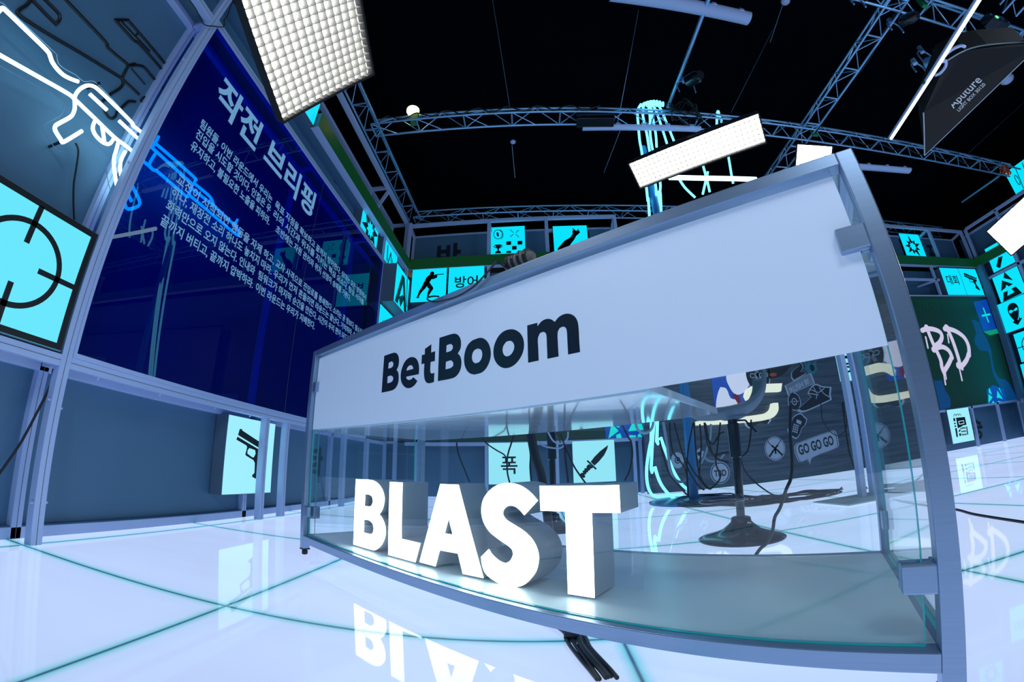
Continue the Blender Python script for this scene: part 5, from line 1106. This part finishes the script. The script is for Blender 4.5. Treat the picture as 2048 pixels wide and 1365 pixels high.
dcable('thin cable hanging in front of the low lit Korean syllable', wl([(410,60),(460,200),(380,480),(372,700),(405,860)]), 3.0, .006)
dcable('thin cable hanging left of the dark sleeve', wl([(640,180),(665,320),(690,480),(685,650),(700,850)]), 2.8, .006)
dcable('black cable hanging between the dark sleeve and the knife lightbox', wl([(1090,190),(1150,340),(1170,560),(1205,860)]), 2.9, .007)
dcable('black cable slanting across the lower corner of the knife lightbox', wl([(1150,340),(1270,610),(1350,740),(1440,865)]), 2.9, .006)
dcable('black cable bowing right of the knife lightbox', wl([(1920,40),(1960,110),(2030,250)])+lo([(150,300),(170,480),(130,700),(62,835)]), 3.2, .007)
dcable('thin black cable hanging in front of the grey back boards left of centre', zm(700, 860, 6.827, [(1455,175),(1480,330),(1560,540),(1635,720)]), 4.5, .008)
sl_ = [onY(p[0], p[1], 2.75) for p in wl([(700,110),(715,300),(760,520),(830,740),(860,900)])+[(1092,1010),(1098,1060)]]
tag(obj('cable_sleeve', MB().tube(cat(sl_, 4), .030, 12), MT['black_rubber'], smooth=True), 'thick black cable sleeve running from the worktop to the floor behind the letters', 'cable')
fp = zm(1440, 820, 6.827, [(968,-60),(965,0),(960,350),(985,700),(970,930),(900,1100),(820,1340)])+zm(1340, 980, 6.827, [(1430,380),(1400,560),(1330,720),(1240,800),(1170,895)])
P = [onP(p[0], p[1], L0+td*1.05, td) for p in fp]
tag(obj('cable', MB().tube(cat(P, 4), [.0075]*len(cat(P, 4)), 8), MT['black_rubber'], smooth=True), 'thick flat black cable hanging behind the glass right of the stool', 'cable')
cable('thin black cable dipping in a loop over the GO GO GO sticker', [onY(p[0], p[1], 4.6) for p in zm(1440, 820, 6.827, [(1375,-100),(1385,0),(1400,130),(1470,260),(1560,340),(1640,345),(1710,280),(1730,150),(1700,30),(1690,-100)])], .006)
cable('black cable swinging down past the white stand to the right desk post', [onY(p[0], p[1], 3.6) for p in zm(1440, 820, 6.827, [(1670,-100),(1680,0),(1720,300),(1770,600),(1850,830),(1960,1020)])+zm(1640, 860, 6.827, [(755,890)])]+[onZ(1800, 1003, .01), onZ(1860, 1013, .01), onZ(1912.7, 1020, .01), onZ(1952, 1030, .01), onZ(2060, 1047, .01)], .008)
def coil(label, px, rx, ry, n, seed, rot=0.0):
    c = np.array(onZ(*px, 0)); rnd = random.Random(seed); pts = []
    for k in range(n*12):
        a = k*2*math.pi/12; q = 1+.28*math.sin(k*.37+seed)*rnd.uniform(.4, 1); x, y = rx*q*math.cos(a), ry*q*math.sin(a)
        pts.append(c+np.array([x*math.cos(rot)-y*math.sin(rot), x*math.sin(rot)+y*math.cos(rot), .010+.055*rnd.random()*(k/(n*12))]))
    return tag(obj('cable_coil', MB().tube(cat(pts, 3), .0075, 6), MT['black_rubber'], smooth=True), label, 'cable')
coil('coil of black cable on the floor left of the stool column', (1420, 1006), .34, .40, 9, 1); coil('coil of black cable on the floor behind the stool column', (1500, 1006), .30, .30, 9, 2); coil('loose coil of black cable on the floor right of the stool', (1595, 998), .42, .22, 7, 3)

# ------------------------------------------------------------------ things on and in front of the desk
hp = thing('headphones', 'grey padded headphones lying on top of the desk edge', 'headphones', D(1.45, .12, 1.11))
hz = lambda pts, t: [onP(p[0], p[1], L0+td*t, td) for p in zm(960, 400, 6.827, pts)]
MT['pad'] = pr('grey_ear_pad', (0.20, 0.19, 0.18), .7, noise=.2, nscale=60)
hp_p = hz([(350,925),(420,885),(500,850),(580,815),(660,785),(735,760)], .10)
hp_p = [np.array([p[0], p[1], max(p[2], 1.112+.018)]) for p in hp_p]
obj('headband_pad', MB().tube(hp_p, [.012, .026, .030, .031, .028, .014], 12), MT['pad'], hp, smooth=True)
for k in range(4):
    p = hp_p[k+1]; d_ = hp_p[k+1]-hp_p[k]; d_ /= np.linalg.norm(d_); obj('strap_wrap', MB().lathe(p-d_*.006, [(.032, 0), (.033, .006), (.032, .012)], 14, axis=d_), MT['black_rubber'], hp)
cp = [onP(p[0], p[1], L0-td*.012, td) for p in zm(960, 400, 6.827, [(340,930),(270,868),(225,848),(160,920)])+zm(740, 420, 6.827, [(1560,900),(1400,1060),(1200,1180),(1000,1240),(870,1255),(790,1230),(790,1198),(870,1180),(940,1185)])]
cp = [hp_p[0]]+cp[1:]
obj('cord', MB().tube(cat(cp, 5), .0032, 6), MT['black_rubber'], hp, smooth=True)
fz = lambda pts: zm(1000, 1140, 6.827, pts)
FC = [[(600,700),(860,840),(930,1000),(1080,1200),(1220,1365),(1330,1500)], [(750,740),(970,890),(1010,1000),(1150,1200),(1265,1365),(1360,1500)], [(860,760),(1040,880),(1100,1050),(1250,1250),(1360,1365),(1450,1480)], [(900,760),(1090,885),(1190,1050),(1380,1290),(1440,1365),(1520,1460)], [(960,770),(1150,905),(1230,1060),(1400,1250),(1505,1365),(1600,1480)], [(880,740),(1060,880),(1130,1050),(1300,1260),(1400,1365),(1480,1470)]]
for i, q in enumerate(FC):
    cable('black cable in the strapped bundle running out on the floor under the desk front', [onZ(p[0], p[1], .008+.004*(i % 3)) for p in fz(q)], .0055, group='cables of the bundle under the desk front')
c = np.array(onZ(*fz([(1000, 900)])[0], .012)); tag(obj('cable_tie', MB().lathe(c-np.array([.01, .02, 0]), [(.020, 0), (.022, .012), (.020, .024)], 12, axis=(.5, .8, 0)), MT['black_rubber']), 'black strap around the cable bundle under the desk front', 'strap')
